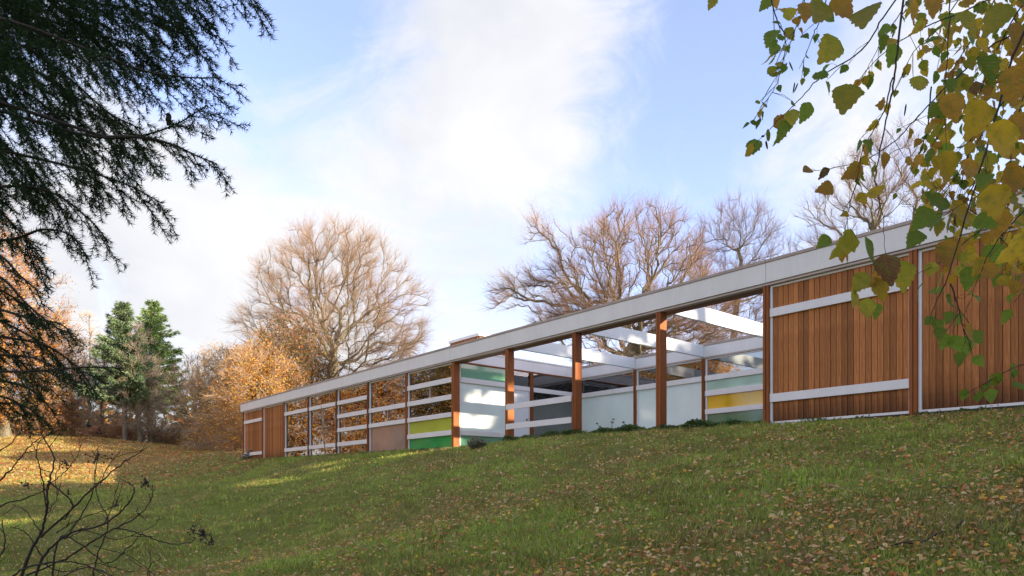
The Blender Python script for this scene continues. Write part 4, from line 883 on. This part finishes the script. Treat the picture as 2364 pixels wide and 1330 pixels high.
BO = [  # pixel path, spray length, seed
 ([(-90, -60, 2.2), (150, -70, 2.2), (380, -60, 2.25), (520, -35, 2.3), (600, 10, 2.3)], 136, 16),
 ([(-60, -90, 2.5), (120, -60, 2.5), (300, -40, 2.5), (430, 10, 2.5), (500, 70, 2.5)], 126, 16),
 ([(-80, 20, 2.1), (60, 60, 2.1), (190, 110, 2.1), (320, 160, 2.15), (420, 178, 2.2), (512, 180, 2.2)], 199, 14),
 ([(-80, 60, 2.7), (60, 110, 2.7), (170, 190, 2.7), (250, 260, 2.7), (330, 300, 2.7)], 178, 17),
 ([(-80, 230, 2.2), (80, 280, 2.2), (200, 312, 2.2), (300, 318, 2.25), (400, 290, 2.3), (478, 243, 2.3)], 178, 16),
 ([(240, 316, 2.25), (330, 318, 2.2), (400, 335, 2.2), (450, 358, 2.2), (500, 378, 2.2)], 115, 14),
 ([(-80, 330, 2.5), (60, 360, 2.5), (180, 390, 2.5), (290, 425, 2.5), (375, 470, 2.5)], 157, 14),
 ([(-80, 440, 2.3), (40, 430, 2.3), (130, 450, 2.3), (210, 510, 2.3), (250, 560, 2.3)], 136, 17),
 ([(-80, 560, 2.5), (30, 552, 2.5), (100, 530, 2.5), (165, 545, 2.5), (205, 600, 2.5)], 94, 18),
 ([(-80, 560, 2.1), (0, 590, 2.1), (50, 640, 2.1), (100, 680, 2.1)], 94, 18),
 ([(-80, 700, 2.3), (0, 715, 2.3), (70, 735, 2.3), (130, 745, 2.3), (165, 765, 2.3)], 84, 17),
 ([(-80, 850, 2.0), (20, 858, 2.0), (110, 855, 2.0), (200, 848, 2.0), (290, 850, 2.0)], 110, 14),
 ([(-80, 770, 2.5), (20, 780, 2.5), (110, 800, 2.5), (180, 850, 2.5), (215, 900, 2.5)], 99, 17),
 ([(-80, 880, 2.3), (10, 880, 2.3), (80, 905, 2.3), (130, 960, 2.3)], 84, 18),
 ([(-90, -20, 2.9), (40, 20, 2.9), (150, 60, 2.9), (260, 90, 2.9), (360, 120, 2.9)], 220, 10),
 ([(-90, -100, 2.4), (60, -90, 2.4), (200, -100, 2.4), (330, -110, 2.4), (420, -90, 2.4)], 260, 10),
 ([(-90, -80, 2.6), (40, -60, 2.6), (170, -50, 2.6), (300, -50, 2.6), (380, -20, 2.6)], 252, 10),
 ([(-90, -60, 3.3), (40, -40, 3.3), (170, 0, 3.3), (300, 20, 3.3), (420, 60, 3.3)], 210, 10),
 ([(-90, 150, 3.0), (20, 190, 3.0), (110, 250, 3.0), (180, 330, 3.0), (220, 400, 3.0)], 189, 12),
 ([(-90, 100, 3.4), (20, 130, 3.4), (110, 180, 3.4), (200, 240, 3.4), (300, 300, 3.4)], 199, 12),
 ([(-90, 300, 2.9), (0, 330, 2.9), (80, 400, 2.9), (140, 480, 2.9)], 168, 13),
 ([(-90, 430, 3.0), (-20, 470, 3.0), (50, 540, 3.0), (100, 600, 3.0)], 136, 13),
 ([(-90, 640, 2.8), (-20, 660, 2.8), (50, 700, 2.8), (110, 760, 2.8)], 115, 13),
 ([(-90, 760, 2.8), (-20, 790, 2.8), (40, 830, 2.8), (90, 880, 2.8)], 126, 13),
 ([(-90, 900, 2.5), (-20, 910, 2.5), (40, 930, 2.5), (70, 970, 2.5)], 84, 14),
 ([(-90, 620, 1.9), (0, 640, 1.9), (60, 700, 1.9), (120, 750, 1.9), (165, 770, 1.9)], 80, 14),
 ([(-90, 820, 2.2), (10, 820, 2.2), (90, 830, 2.2), (170, 880, 2.2)], 90, 14),
 ([(-90, 700, 2.6), (0, 740, 2.6), (90, 790, 2.6), (150, 850, 2.6)], 90, 13),
 ([(-90, 930, 2.1), (-10, 930, 2.1), (60, 940, 2.1), (120, 985, 2.1)], 70, 14),
]
for i, (pix, sl, stp) in enumerate(BO): tot += bough(pix, rs(500 + i), sl, stp)
print('needles', tot)
# a hanging cone
cone = MB(); 
import bmesh
bm = bmesh.new(); bmesh.ops.create_uvsphere(bm, u_segments=10, v_segments=10, radius=1)
for i, vv in enumerate(bm.verts): vv.co *= 1 + .13 * ((i * 7) % 3 - 1)
me = bpy.data.meshes.new('cone'); bm.to_mesh(me); bm.free(); me.materials.append(M_DKBARK); o = link('cone', me, sp_root); o.location = tuple(P(389, 275, 2.28)); o.scale = (.009, .009, .022); o['label'] = 'small dark cone hanging under a bough'

# ------------------------------------------------------------------ elder-like shrub in the lower left corner
el_b = P(60, 1520, 2.3); el_b[2] = g1(el_b[0], el_b[1])
el = empty('bare_shrub', tuple(el_b), label='leafless dark shrub with crooked stems and small dark berries in the lower left corner', cat='shrub')
STEMS = [
 [(20, 1480, 2.3, 9), (60, 1300, 2.3, 8), (95, 1230, 2.3, 7), (108, 1180, 2.3, 6), (112, 1120, 2.3, 5), (125, 1060, 2.35, 4), (100, 1010, 2.35, 3), (92, 985, 2.4, 2.2)],
 [(95, 1240, 2.3, 6), (170, 1170, 2.3, 5), (235, 1110, 2.25, 4), (290, 1065, 2.25, 3), (340, 1035, 2.2, 2)],
 [(40, 1460, 2.2, 8), (100, 1290, 2.2, 6), (160, 1235, 2.2, 5), (240, 1210, 2.2, 4.5), (290, 1170, 2.2, 4), (310, 1130, 2.2, 3.2), (295, 1110, 2.2, 2)],
 [(60, 1330, 2.4, 6), (150, 1290, 2.4, 5), (215, 1250, 2.4, 5), (270, 1220, 2.4, 4), (330, 1235, 2.4, 3.5), (390, 1255, 2.4, 3), (440, 1252, 2.4, 2.4), (455, 1240, 2.4, 1.8)],
 [(270, 1220, 2.35, 3.6), (320, 1190, 2.3, 3), (350, 1150, 2.3, 2.6), (352, 1120, 2.3, 2)],
 [(120, 1330, 2.5, 5), (140, 1240, 2.5, 4.4), (190, 1260, 2.5, 4), (250, 1300, 2.5, 3.4), (300, 1260, 2.5, 3), (330, 1230, 2.5, 2)],
 [(110, 1110, 2.3, 4), (165, 1160, 2.3, 4), (150, 1200, 2.35, 3.4)],
 [(108, 1180, 2.3, 4), (95, 1090, 2.25, 3), (85, 1055, 2.2, 2.4), (90, 1020, 2.2, 2), (120, 1000, 2.2, 1.5)],
 [(100, 1290, 2.6, 5), (60, 1230, 2.6, 3), (25, 1215, 2.6, 2)],
 [(-60, 1230, 2.0, 5), (0, 1170, 2.0, 4), (60, 1150, 2.0, 3), (105, 1130, 2.0, 2), (112, 1118, 2.0, 1.5)],
 [(-60, 1160, 2.2, 5), (10, 1100, 2.2, 4), (45, 1060, 2.2, 3), (80, 1020, 2.2, 2.4), (140, 990, 2.2, 1.6)],
 [(-60, 1050, 2.4, 4), (0, 1040, 2.4, 3), (45, 1000, 2.4, 2.6), (50, 970, 2.4, 1.6)],
 [(200, 1420, 2.3, 5), (215, 1330, 2.3, 4), (230, 1270, 2.3, 3.4), (250, 1200, 2.3, 3), (225, 1150, 2.3, 2.4), (218, 1085, 2.3, 1.8)],
 [(160, 1235, 2.3, 3.4), (210, 1150, 2.3, 2.6), (222, 1080, 2.3, 2), (228, 1030, 2.3, 1.4)],
 [(240, 1210, 2.3, 3), (262, 1160, 2.3, 2.4), (266, 1130, 2.3, 1.6)],
 [(0, 1400, 2.1, 7), (30, 1330, 2.1, 5), (110, 1300, 2.1, 4), (180, 1300, 2.1, 3.4), (260, 1330, 2.1, 3)],
 [(330, 1400, 2.4, 3), (345, 1310, 2.4, 2.4), (370, 1290, 2.4, 1.8)],
 [(95, 1230, 2.25, 3), (60, 1180, 2.25, 2.2), (30, 1165, 2.25, 1.4)],
 [(112, 1120, 2.3, 2.6), (150, 1090, 2.3, 2.2), (180, 1050, 2.3, 1.8), (186, 1010, 2.3, 1.2)],
 [(130, 1230, 2.35, 3), (180, 1200, 2.35, 2.6), (250, 1175, 2.3, 2.2), (285, 1150, 2.3, 1.6)],
 [(150, 1245, 2.2, 3), (200, 1225, 2.2, 2.4), (270, 1245, 2.2, 2), (350, 1215, 2.2, 1.6), (370, 1195, 2.2, 1.2)],
 [(95, 1300, 2.5, 3.4), (150, 1320, 2.5, 3), (220, 1300, 2.5, 2.4), (300, 1320, 2.5, 2), (340, 1300, 2.5, 1.4)],
 [(100, 1200, 2.4, 2.6), (130, 1150, 2.4, 2.2), (128, 1100, 2.4, 1.8), (150, 1060, 2.4, 1.2)],
 [(230, 1120, 2.3, 2.2), (262, 1060, 2.3, 1.8), (330, 1040, 2.3, 1.2)],
 [(20, 1420, 2.0, 5), (-20, 1330, 2.0, 4), (10, 1260, 2.0, 3), (5, 1200, 2.0, 2)],
 [(215, 1260, 2.3, 2.4), (300, 1285, 2.3, 2), (360, 1330, 2.3, 1.6)],
 [(45, 1400, 2.2, 5), (120, 1345, 2.2, 4), (200, 1310, 2.2, 3), (245, 1330, 2.2, 2.4)],
]
r_ = rs(600)
for s in STEMS:
    pts = [P(a, b, z) for a, b, z, _ in s]; n = 8 * (len(s) - 1) + 1; q = spline(pts, n); q += r_.normal(0, .0014, q.shape)
    rr = np.interp(np.linspace(0, 1, n), np.linspace(0, 1, len(s)), [w_ for *_, w_ in s]) * .43 * 2.3 / F_PX * 1.0; rr *= 1 + .22 * (np.arange(n) % 8 == 0)
    tb_ = [path_tube(q, rr, 6)]
    for k in range(4, n - 2, 5):      # side shoots with buds
        if r_.rand() < .6:
            d = q[k + 1] - q[k]; d /= np.linalg.norm(d); d = d * .6 + r_.normal(0, .55, 3); d /= np.linalg.norm(d); l_ = r_.uniform(.01, .07)
            tb_.append(path_tube(np.array([q[k], q[k] + d * l_ * .5 + [0, 0, .004], q[k] + d * l_ + [0, 0, .012]]), np.array([.0014, .0011, .0008]), 4))
    v, f = merge(tb_); link('stem', npmesh('stem', v, f, M_DKBARK, smooth=True), el)
bm = bmesh.new(); bmesh.ops.create_icosphere(bm, subdivisions=1, radius=1); me = bpy.data.meshes.new('b'); bm.to_mesh(me); bm.free()
bv = np.array([v.co[:] for v in me.vertices]); bf_ = np.array([p.vertices[:] for p in me.polygons])
M_BERRY = mat('dark_berry', rgb=(.03, .008, .012), rough=.3)
for px, py, z, n, sx in ((335, 1115, 2.28, 26, 16), (225, 1060, 2.3, 16, 22), (150, 1075, 2.3, 12, 12), (470, 1235, 2.4, 30, 17), (445, 1225, 2.4, 14, 12), (488, 1250, 2.4, 12, 8), (268, 1165, 2.3, 7, 5), (60, 1120, 2.2, 8, 10), (318, 1185, 2.3, 6, 6), (205, 985, 2.3, 8, 5), (230, 1000, 2.3, 7, 14), (158, 1140, 2.3, 6, 6)):
    c = P(px, py, z); u = z / F_PX; hub = c + [0, 0, 14 * u]; V = []; tb_ = []
    for k in range(n):
        p = c + RIGHT * r_.normal(0, sx * .5) * u + np.array([0, 0, 1]) * r_.normal(0, sx * .5) * u + VIEW * r_.normal(0, sx * .5) * u; V.append((bv * r_.uniform(1.7, 2.6) * u + p, bf_)); tb_.append(path_tube(np.array([hub if k % 2 else c, (c + p) / 2 + r_.normal(0, .002, 3), p]), np.full(3, .45 * u), 3))
    v, f = merge(V); bo = link('berry_cluster', npmesh('berry_cluster', v, f, M_BERRY, smooth=True), el); v, f = merge(tb_); so = link('stalks', npmesh('stalks', v, f, M_DKBARK), bo); so.matrix_parent_inverse = Matrix.Identity(4)

# a dead branch lying in the litter, lower right
pp = [gp(px, z) + [0, 0, .035] for px, z in ((1985, 4.62), (2040, 4.66), (2100, 4.60), (2160, 4.63), (2205, 4.72), (2232, 4.80))]
q = spline(pp, 26); q[:, 2] = ground(q[:, 0], q[:, 1]) + .04 + .012 * np.sin(np.arange(26) * .9); tb_ = [path_tube(q, np.linspace(.010, .003, 26)[::-1], 6)]
for k, sg in ((8, 1), (14, -1), (19, 1)):
    d = np.cross(q[k + 1] - q[k], [0, 0, 1]); d /= np.linalg.norm(d); d = d * sg * .6 + (q[k + 1] - q[k]) / np.linalg.norm(q[k + 1] - q[k]); tb_.append(path_tube(spline([q[k], q[k] + d * .08 + [0, 0, .01], q[k] + d * .17], 6), np.linspace(.004, .0015, 6), 4))
v, f = merge(tb_); o = link('fallen_branch', npmesh('fallen_branch', v, f, M_DKBARK, smooth=True)); tag(o, 'dead forked twig lying among the fallen leaves at the lower right', 'branch')
# ------------------------------------------------------------------ birch: serrated leaves on thin hanging twigs, upper right
bt = np.array([3.1, 1.2, g1(3.1, 1.2)])
br = empty('birch_tree', tuple(bt), label='birch with yellowing serrated leaves on hanging twigs in the upper right', cat='tree')
zz = np.linspace(0, 1, 12); v, f = path_tube(bt + np.stack([.1 * np.sin(zz * 4), .08 * np.cos(zz * 5), zz * 9 - .1], 1), .13 * (1.08 - zz), 10)
M_BIRCHBARK = bark('birch_bark', [(.35, (.05, .045, .04)), (.42, (.5, .48, .45)), (.8, (.66, .64, .6))], 3, (1, 1, 4), .3)
link('trunk', npmesh('trunk', v, f, M_BIRCHBARK, smooth=True), br)
def birch_leaf(r, holes):
    """unit leaf: stalk end at the origin, tip at y = 1, toothed edge, folded along the midrib"""
    n = 13; ys = np.linspace(0.0, 1, n); wd = .37 * np.sin(np.pi * np.clip(ys, 0, 1) ** .60) ** .95 + .03 * (1 - ys); wd[-1] = 0; wd[0] = .05
    fold = r.uniform(.12, .60); curl = r.uniform(-.55, .7); wave = r.uniform(0, .05); V = []; F = []
    for k in range(n):
        tooth = 1 + (.075 if k % 2 else -.05) + r.normal(0, .025); y = ys[k]; zc = curl * (y - .3) ** 2
        V += [(r.normal(0, .004), y, zc)]
        for sg in (-1, 1): V += [(sg * wd[k] * tooth * (1 + .08 * sg * math.sin(fold * 9)), y + (.045 if k % 2 else -.012) * (y < .95), zc + fold * wd[k] + wave * math.sin(k * 1.7 + sg))]
    for k in range(n - 1):
        a = 3 * k; b = a + 3
        for q in ((a, b, b + 1, a + 1), (a, a + 2, b + 2, b)):
            if holes and 1 < k < n - 2 and r.rand() < holes * .5: continue
            F.append(q)
    return np.array(V, float), np.array(F)
LM = []
def vein_material():
    m = leafmat('veined_birch_leaf', .6, .42, True, (.72, 1.25)); t = m.node_tree; b = t.nodes['Principled BSDF']; src = b.inputs['Base Color'].links[0].from_socket
    c = nn(t, 'ShaderNodeTexCoord'); s = nn(t, 'ShaderNodeSeparateXYZ'); t.links.new(c.outputs['Object'], s.inputs[0])
    def M(op, a, b_=None):
        n = nn(t, 'ShaderNodeMath', operation=op)
        for i, v in enumerate((a, b_)):
            if v is None: continue
            if isinstance(v, (int, float)): n.inputs[i].default_value = v
            else: t.links.new(v, n.inputs[i])
        return n.outputs[0]
    ax = M('ABSOLUTE', s.outputs[0]); ph = M('SUBTRACT', s.outputs[1], M('MULTIPLY', ax, .85)); w_ = M('SINE', M('MULTIPLY', M('ADD', ph, M('MULTIPLY', noise(t, 3, 2, .5), .05)), 52.0)); v1 = mrange(t, w_, .80, .98, 0, 1)
    v2 = mrange(t, ax, .012, .004, 0, 1); v = M('MAXIMUM', v1, v2)
    n4 = noise(t, 4, 4, .6); cc = mix(t, mrange(t, n4, .52, .66, 0, .45), src, (.36, .15, .02)); n5 = noise(t, 3, 2, .5); cc = mix(t, mrange(t, n5, .5, .62, 0, .4), cc, (.10, .19, .02))
    cc = mix(t, M('MULTIPLY', M('MULTIPLY', v, mrange(t, noise(t, 7, 3, .6), .35, .65, 0, 1)), .26), cc, (.62, .52, .12)); g = [n for n in t.nodes if n.bl_idname == 'ShaderNodeGamma'][0]; t.links.new(cc, b.inputs['Base Color']); t.links.new(cc, g.inputs[0])
    bump(t, b, w_, .12, .008); return m
M_BIRCHV = vein_material()
LC = {'g': (.13, .22, .014), 'y': (.56, .37, .014), 'o': (.50, .25, .018), 'm': (.25, .27, .016), 'b': (.17, .08, .025)}
r_ = rs(700); VAR = [birch_leaf(r_, h) for h in (0, .0, .04, .0, .08, .12)]
for key, c in LC.items():
    for vi, (v, f) in enumerate(VAR):
        t = v[f].mean(1); e = np.clip(np.abs(t[:, 0]) * 1.2 + .55 * t[:, 1] + r_.normal(0, .12, len(t)), 0, 1)[:, None]; c2 = {'g': (.16, .27, .03), 'y': (.52, .31, .03), 'o': (.30, .14, .03), 'm': (.45, .34, .03), 'b': (.10, .04, .018)}[key]
        LM.append((key, npmesh('leaf', v, f, M_BIRCHV, cols=np.array(c) * (1 - e) + np.array(c2) * e)))
def meshes(key): return [m for k, m in LM if k == key]
POOL = []      # every leaf: base, length axis, normal, size, key
def add_leaf(base, axis, normal, size, key): POOL.append((base, axis, normal, size, key))
def leaf_at(px, py, size_px, ang, key, z=None, tilt=.3):
    """ang: screen direction of the tip, 0 = right, -90 = down"""
    z = z or .055 / (size_px / F_PX) ; s = size_px * z / F_PX; a = rad(ang); d = RIGHT * math.cos(a) + UP * math.sin(a) + VIEW * r_.normal(0, tilt * .5); d /= np.linalg.norm(d)
    nrm = -VIEW + r_.normal(0, tilt, 3); c = P(px, py, z) - d * s * .5; add_leaf(c, d, nrm, s, key)
# branches: pixel path with depth, stem thickness in px
TW = [
 ([(2110, -60, 1.5), (2040, 40, 1.5), (1990, 115, 1.5), (1900, 175, 1.5), (1840, 235, 1.5), (1775, 300, 1.5), (1745, 330, 1.5)], 4, 'g', .35),
 ([(2420, 40, 1.8), (2300, 100, 1.8), (2240, 150, 1.8), (2175, 210, 1.8), (2110, 280, 1.8), (2060, 330, 1.8), (1990, 372, 1.8), (1930, 385, 1.8), (1860, 398, 1.8)], 4, 'o', .3),
 ([(2200, -60, 1.3), (2190, 60, 1.3), (2186, 150, 1.3), (2180, 230, 1.3), (2184, 345, 1.3)], 3, 'g', .3),
 ([(2090, -60, 1.2), (2075, 100, 1.2), (2062, 200, 1.2), (2050, 260, 1.2), (2025, 380, 1.2), (2022, 430, 1.2), (2038, 500, 1.2), (2044, 600, 1.2)], 5, 'y', .08),
 ([(2420, -30, 1.1), (2340, 130, 1.1), (2290, 300, 1.1), (2245, 450, 1.1), (2195, 620, 1.1), (2160, 700, 1.1), (2145, 745, 1.1)], 6, 'g', .22),
 ([(2430, 820, 1.8), (2340, 850, 1.8), (2290, 876, 1.8), (2228, 912, 1.8)], 3, 'g', .9),
 ([(2195, 655, 1.5), (2215, 720, 1.5), (2230, 790, 1.5)], 3, 'g', 1.1),
 ([(1780, -60, 2.2), (1785, 20, 2.2), (1812, 85, 2.2), (1808, 140, 2.2), (1790, 200, 2.2), (1760, 245, 2.2), (1738, 285, 2.2)], 3, 'g', .9),
 ([(1870, -60, 2.0), (1850, 30, 2.0), (1820, 110, 2.0), (1790, 190, 2.0)], 3, 'm', .7),
 ([(1930, -60, 2.3), (1890, 50, 2.3), (1870, 100, 2.3), (1845, 160, 2.3)], 3, 'g', .6),
 ([(2060, 180, 1.7), (2040, 260, 1.7), (2000, 330, 1.7), (1975, 400, 1.7)], 3, 'm', .7),
 ([(2420, 300, 1.5), (2340, 420, 1.5), (2270, 520, 1.5), (2180, 600, 1.5), (2100, 640, 1.5)], 4, 'm', .35),
 ([(2430, 420, 1.2), (2370, 480, 1.2), (2300, 560, 1.2), (2260, 640, 1.2), (2230, 720, 1.2)], 4, 'y', .2),
 ([(2290, 300, 1.6), (2250, 420, 1.6), (2210, 480, 1.6), (2130, 500, 1.6)], 3, 'm', .6),
 ([(2150, 200, 2.6), (2140, 300, 2.6), (2120, 360, 2.6), (2090, 420, 2.6)], 3, 'g', .6),
 ([(2430, -80, 2.0), (2240, 20, 2.0), (2120, 70, 2.0), (2020, 140, 2.0), (1960, 220, 2.0)], 4, 'm', .5),
 ([(1990, 392, 1.8), (1960, 480, 1.8), (1955, 560, 1.8)], 2.5, 'o', .6),
 ([(2430, 520, 1.4), (2400, 620, 1.4), (2340, 700, 1.4)], 3, 'g', .6),
 ([(2480, 60, 1.5), (2380, 180, 1.5), (2340, 320, 1.5), (2330, 460, 1.5), (2290, 560, 1.5)], 4, 'y', .5),
 ([(2430, 150, 1.9), (2330, 220, 1.9), (2250, 340, 1.9), (2190, 430, 1.9), (2120, 500, 1.9)], 4, 'm', .8),
 ([(2420, -60, 1.7), (2330, 60, 1.7), (2260, 220, 1.7), (2230, 380, 1.7), (2200, 520, 1.7)], 4, 'y', .8),
 ([(2330, -60, 2.2), (2250, 80, 2.2), (2190, 180, 2.2), (2160, 300, 2.2)], 3, 'm', .9),
 ([(2250, -60, 2.6), (2170, 60, 2.6), (2110, 120, 2.6), (2060, 220, 2.6)], 3, 'y', .9),
 ([(2130, -60, 2.7), (2080, 30, 2.7), (2040, 90, 2.7), (1990, 180, 2.7)], 3, 'm', .9),
 ([(2400, 640, 1.6), (2320, 560, 1.6), (2260, 500, 1.6), (2200, 460, 1.6), (2140, 400, 1.6)], 3, 'o', .6),
]
MIXC = {'g': 'gggmgy', 'y': 'yyomyg', 'o': 'oyomyb', 'm': 'mgymgo'}
for pth, w_, key, dens in TW:
    pts = [P(a, b, z) for a, b, z in pth]; n = 6 * (len(pts) - 1) + 1; q = spline(pts, n); u = np.mean([p[2] for p in pth]) / F_PX; q += r_.normal(0, .9 * u, q.shape)
    # carry the twig back to the trunk when it leaves the frame
    if pth[0][1] < 0 or pth[0][0] > 2364:
        st_ = np.array([bt[0], bt[1], q[0][2] + .7]); pre = spline([st_, (st_ + q[0]) / 2 + [0, 0, .35], q[0]], 8)[:-1]; full = np.vstack([pre, q])
    else: full = q
    rr = np.linspace(w_ * .62, .55, len(full)) * u; tb_ = [path_tube(full, rr, 5)]
    if full is not q:
        for k in range(26):      # leaves on the stretch between the view and the trunk
            i = r_.randint(1, len(full) - len(q)); p = full[i] + (full[i + 1] - full[i]) * r_.rand(); ax = np.array([0, 0, -.8]) + r_.normal(0, .45, 3); ax /= np.linalg.norm(ax)
            tb_.append(path_tube(np.array([p, p + ax * .02, p + ax * .04]), np.array([.5, .45, .4]) * u, 3)); add_leaf(p + ax * .04, ax, r_.normal(0, 1, 3), r_.uniform(.025, .048), r_.choice(list(MIXC[key])))
    L_ = poly_len(q); nl = int(dens * L_ / (20 * u))
    for k in range(nl):
        s = (.12 + .88 * (k + r_.rand()) / nl) * (n - 1); i = min(int(s), n - 2); p = q[i] + (q[i + 1] - q[i]) * (s - i); t = q[i + 1] - q[i]; t /= np.linalg.norm(t)
        d = t * .5 + r_.normal(0, .5, 3) + [0, 0, -.5]; d /= np.linalg.norm(d); st = p + d * .018 + [0, 0, -.004]
        # short side shoot carrying leaves
        if r_.rand() < .5:
            e = p + d * r_.uniform(.03, .10); tb_.append(path_tube(np.array([p, (p + e) / 2 + r_.normal(0, .004, 3), e]), np.array([.8, .65, .5]) * .9 * u, 3)); st = e
        tb_.append(path_tube(np.array([p, (p + st) / 2 + [0, 0, .002], st]), np.array([.5, .45, .4]) * u, 3))
        ax = d * .6 + [0, 0, -.55] + r_.normal(0, .35, 3); ax /= np.linalg.norm(ax); add_leaf(st, ax, -VIEW * .6 + r_.normal(0, .7, 3), r_.uniform(.022, .042), r_.choice(list(MIXC[key])))
    v, f = merge(tb_); link('branch', npmesh('branch', v, f, M_DKBARK, smooth=True), br)
# the leaves that can be told apart one by one
for px, py, s, ang, key in ((1950, 235, 112, -100, 'm'), (1912, 120, 90, -140, 'm'), (1885, 35, 90, -120, 'm'), (2000, 40, 120, -110, 'm'), (1945, 20, 80, -70, 'o'), (1740, 345, 52, -110, 'g'), (1795, 312, 56, -95, 'g'), (1858, 262, 54, -100, 'g'),
                            (1805, 280, 50, 60, 'o'), (1903, 438, 52, 190, 'o'), (1965, 398, 58, -150, 'o'), (1990, 470, 45, -80, 'o'), (1995, 350, 40, -95, 'o'), (1780, 90, 55, -120, 'g'), (1785, 118, 40, -110, 'g'), (1822, 82, 40, -70, 'm'), (1860, 30, 60, -110, 'o'), (1825, 30, 40, 10, 'm'), (1765, 10, 40, -120, 'g'), (1640, 8, 38, -110, 'm'), (1790, 5, 34, -70, 'o'),
                            (1940, 565, 88, -130, 'm'), (2000, 580, 76, -80, 'g'), (2050, 625, 110, -95, 'b'), (2085, 640, 84, -85, 'm'), (2010, 640, 70, -150, 'o'), (1965, 690, 60, -100, 'm'), (2002, 715, 58, -90, 'm'), (2030, 670, 70, -60, 'y'), (1900, 560, 44, -140, 'g'), (2018, 720, 46, -80, 'g'), (1985, 655, 60, -120, 'm'),
                            (2130, 510, 100, -150, 'g'), (2150, 470, 110, 160, 'g'), (2110, 555, 60, -130, 'g'), (2215, 500, 90, -100, 'y'), (2185, 590, 80, -95, 'o'), (2275, 170, 110, -60, 'g'), (2300, 470, 120, -90, 'y'), (2300, 520, 110, -100, 'o'), (2345, 570, 140, -120, 'y'), (2232, 645, 64, -80, 'g'), (2290, 600, 80, -60, 'g'), (2160, 675, 40, -160, 'g'), (2210, 735, 52, -110, 'g'), (2230, 800, 56, -95, 'g'), (2145, 745, 40, -130, 'g'), (2335, 855, 40, -100, 'g'), (2290, 880, 40, -160, 'g'), (2225, 912, 34, -120, 'g'), (2190, 735, 38, -120, 'g'),
                            (2200, 250, 100, -80, 'o'), (2250, 280, 130, -110, 'y'), (2180, 390, 110, -100, 'y'), (2310, 330, 140, -100, 'y'), (2340, 200, 120, -90, 'o'), (2100, 30, 70, -100, 'o'), (2230, 60, 90, -60, 'm'), (2300, 50, 110, -120, 'm'), (2345, 90, 100, -90, 'o'), (2060, 130, 60, -100, 'g'), (2035, 100, 50, -95, 'g'), (2150, 20, 60, -90, 'o'), (2240, 400, 100, -95, 'o'), (2330, 420, 120, -110, 'o'), (2355, 300, 110, -80, 'o'), (2120, 200, 60, -100, 'm')):
    leaf_at(px, py, s * (.88 if s < 100 else .72), ang + r_.normal(0, 8), key, tilt=.42)
# dense far mass at the right edge
for k in range(900):
    u1, u2 = r_.rand(), r_.rand(); py = -60 + 700 * u1; edge = 2150 + 40 * math.sin(py * .013) + (0 if py > 120 else -60) ; px = edge + (2450 - edge) * u2 ** .8; z = r_.uniform(1.7, 3.6)
    p = P(px, py, z); ax = np.array([0, 0, -1]) + r_.normal(0, .55, 3); ax /= np.linalg.norm(ax); add_leaf(p, ax, -VIEW * .5 + r_.normal(0, .8, 3), r_.uniform(.028, .050), r_.choice(list('yyyomogmy')))
def frame_of(ax, nrm):
    n_ = nrm - ax * np.dot(nrm, ax); n_ /= np.linalg.norm(n_) + 1e-9; x = np.cross(ax, n_); return np.column_stack([x, ax, n_])
def seen(l):
    c = l[0] + l[1] * l[3] * .5; z = c @ VIEW; px = CX + F_PX * (c @ RIGHT) / z; py = HY - F_PX * c[2] / z; return l[3] / z if 0 < px < 2364 and 0 < py < 1330 else 0
POOL.sort(key=seen, reverse=True); print('birch leaves', len(POOL))
VV = []; FF = []; CC = []; b = 0
for i, (base, ax, nrm, s, key) in enumerate(POOL):
    M3 = frame_of(np.array(ax), np.array(nrm)); me = meshes(key)[r_.randint(0, 6)]
    if i < 300:
        o = bpy.data.objects.new('leaf', me); COL.objects.link(o); o.parent = br; o.matrix_parent_inverse = Matrix.Translation(br.location).inverted()
        m4 = np.eye(4); m4[:3, :3] = M3 * s; m4[:3, 3] = base; o.matrix_basis = Matrix(m4.tolist())
    else:
        vi = r_.randint(0, 6); v, f = VAR[vi]; VV.append(v * s @ M3.T + base); FF.append(f + b); b += len(v); CC.append(np.tile(np.array(LC[key]) * r_.uniform(.75, 1.25), (len(f), 1)))
o = link('foliage', npmesh('foliage', np.vstack(VV), np.vstack(FF), M_BIRCH, cols=np.vstack(CC)), br); o['kind'] = 'stuff'
# catkins
v = []
for px, py, z in ((1817, 145, 2.2), (1822, 143, 2.2), (1835, 190, 2.2), (1842, 192, 2.2), (1758, 315, 1.5), (1768, 325, 1.5), (1988, 385, 1.8), (2092, 240, 2.0), (2350, 560, 1.5), (2160, 300, 2.0)):
    p = P(px, py, z); d = np.array([0, 0, -1]) + r_.normal(0, .5, 3); v.append(path_tube(np.array([p, p + d * .004, p + d * .014, p + d * .02]), np.array([.0008, .0022, .0022, .0008]), 6))
a_, b_ = merge(v); link('catkins', npmesh('catkins', a_, b_, M_DKBARK, smooth=True), br)
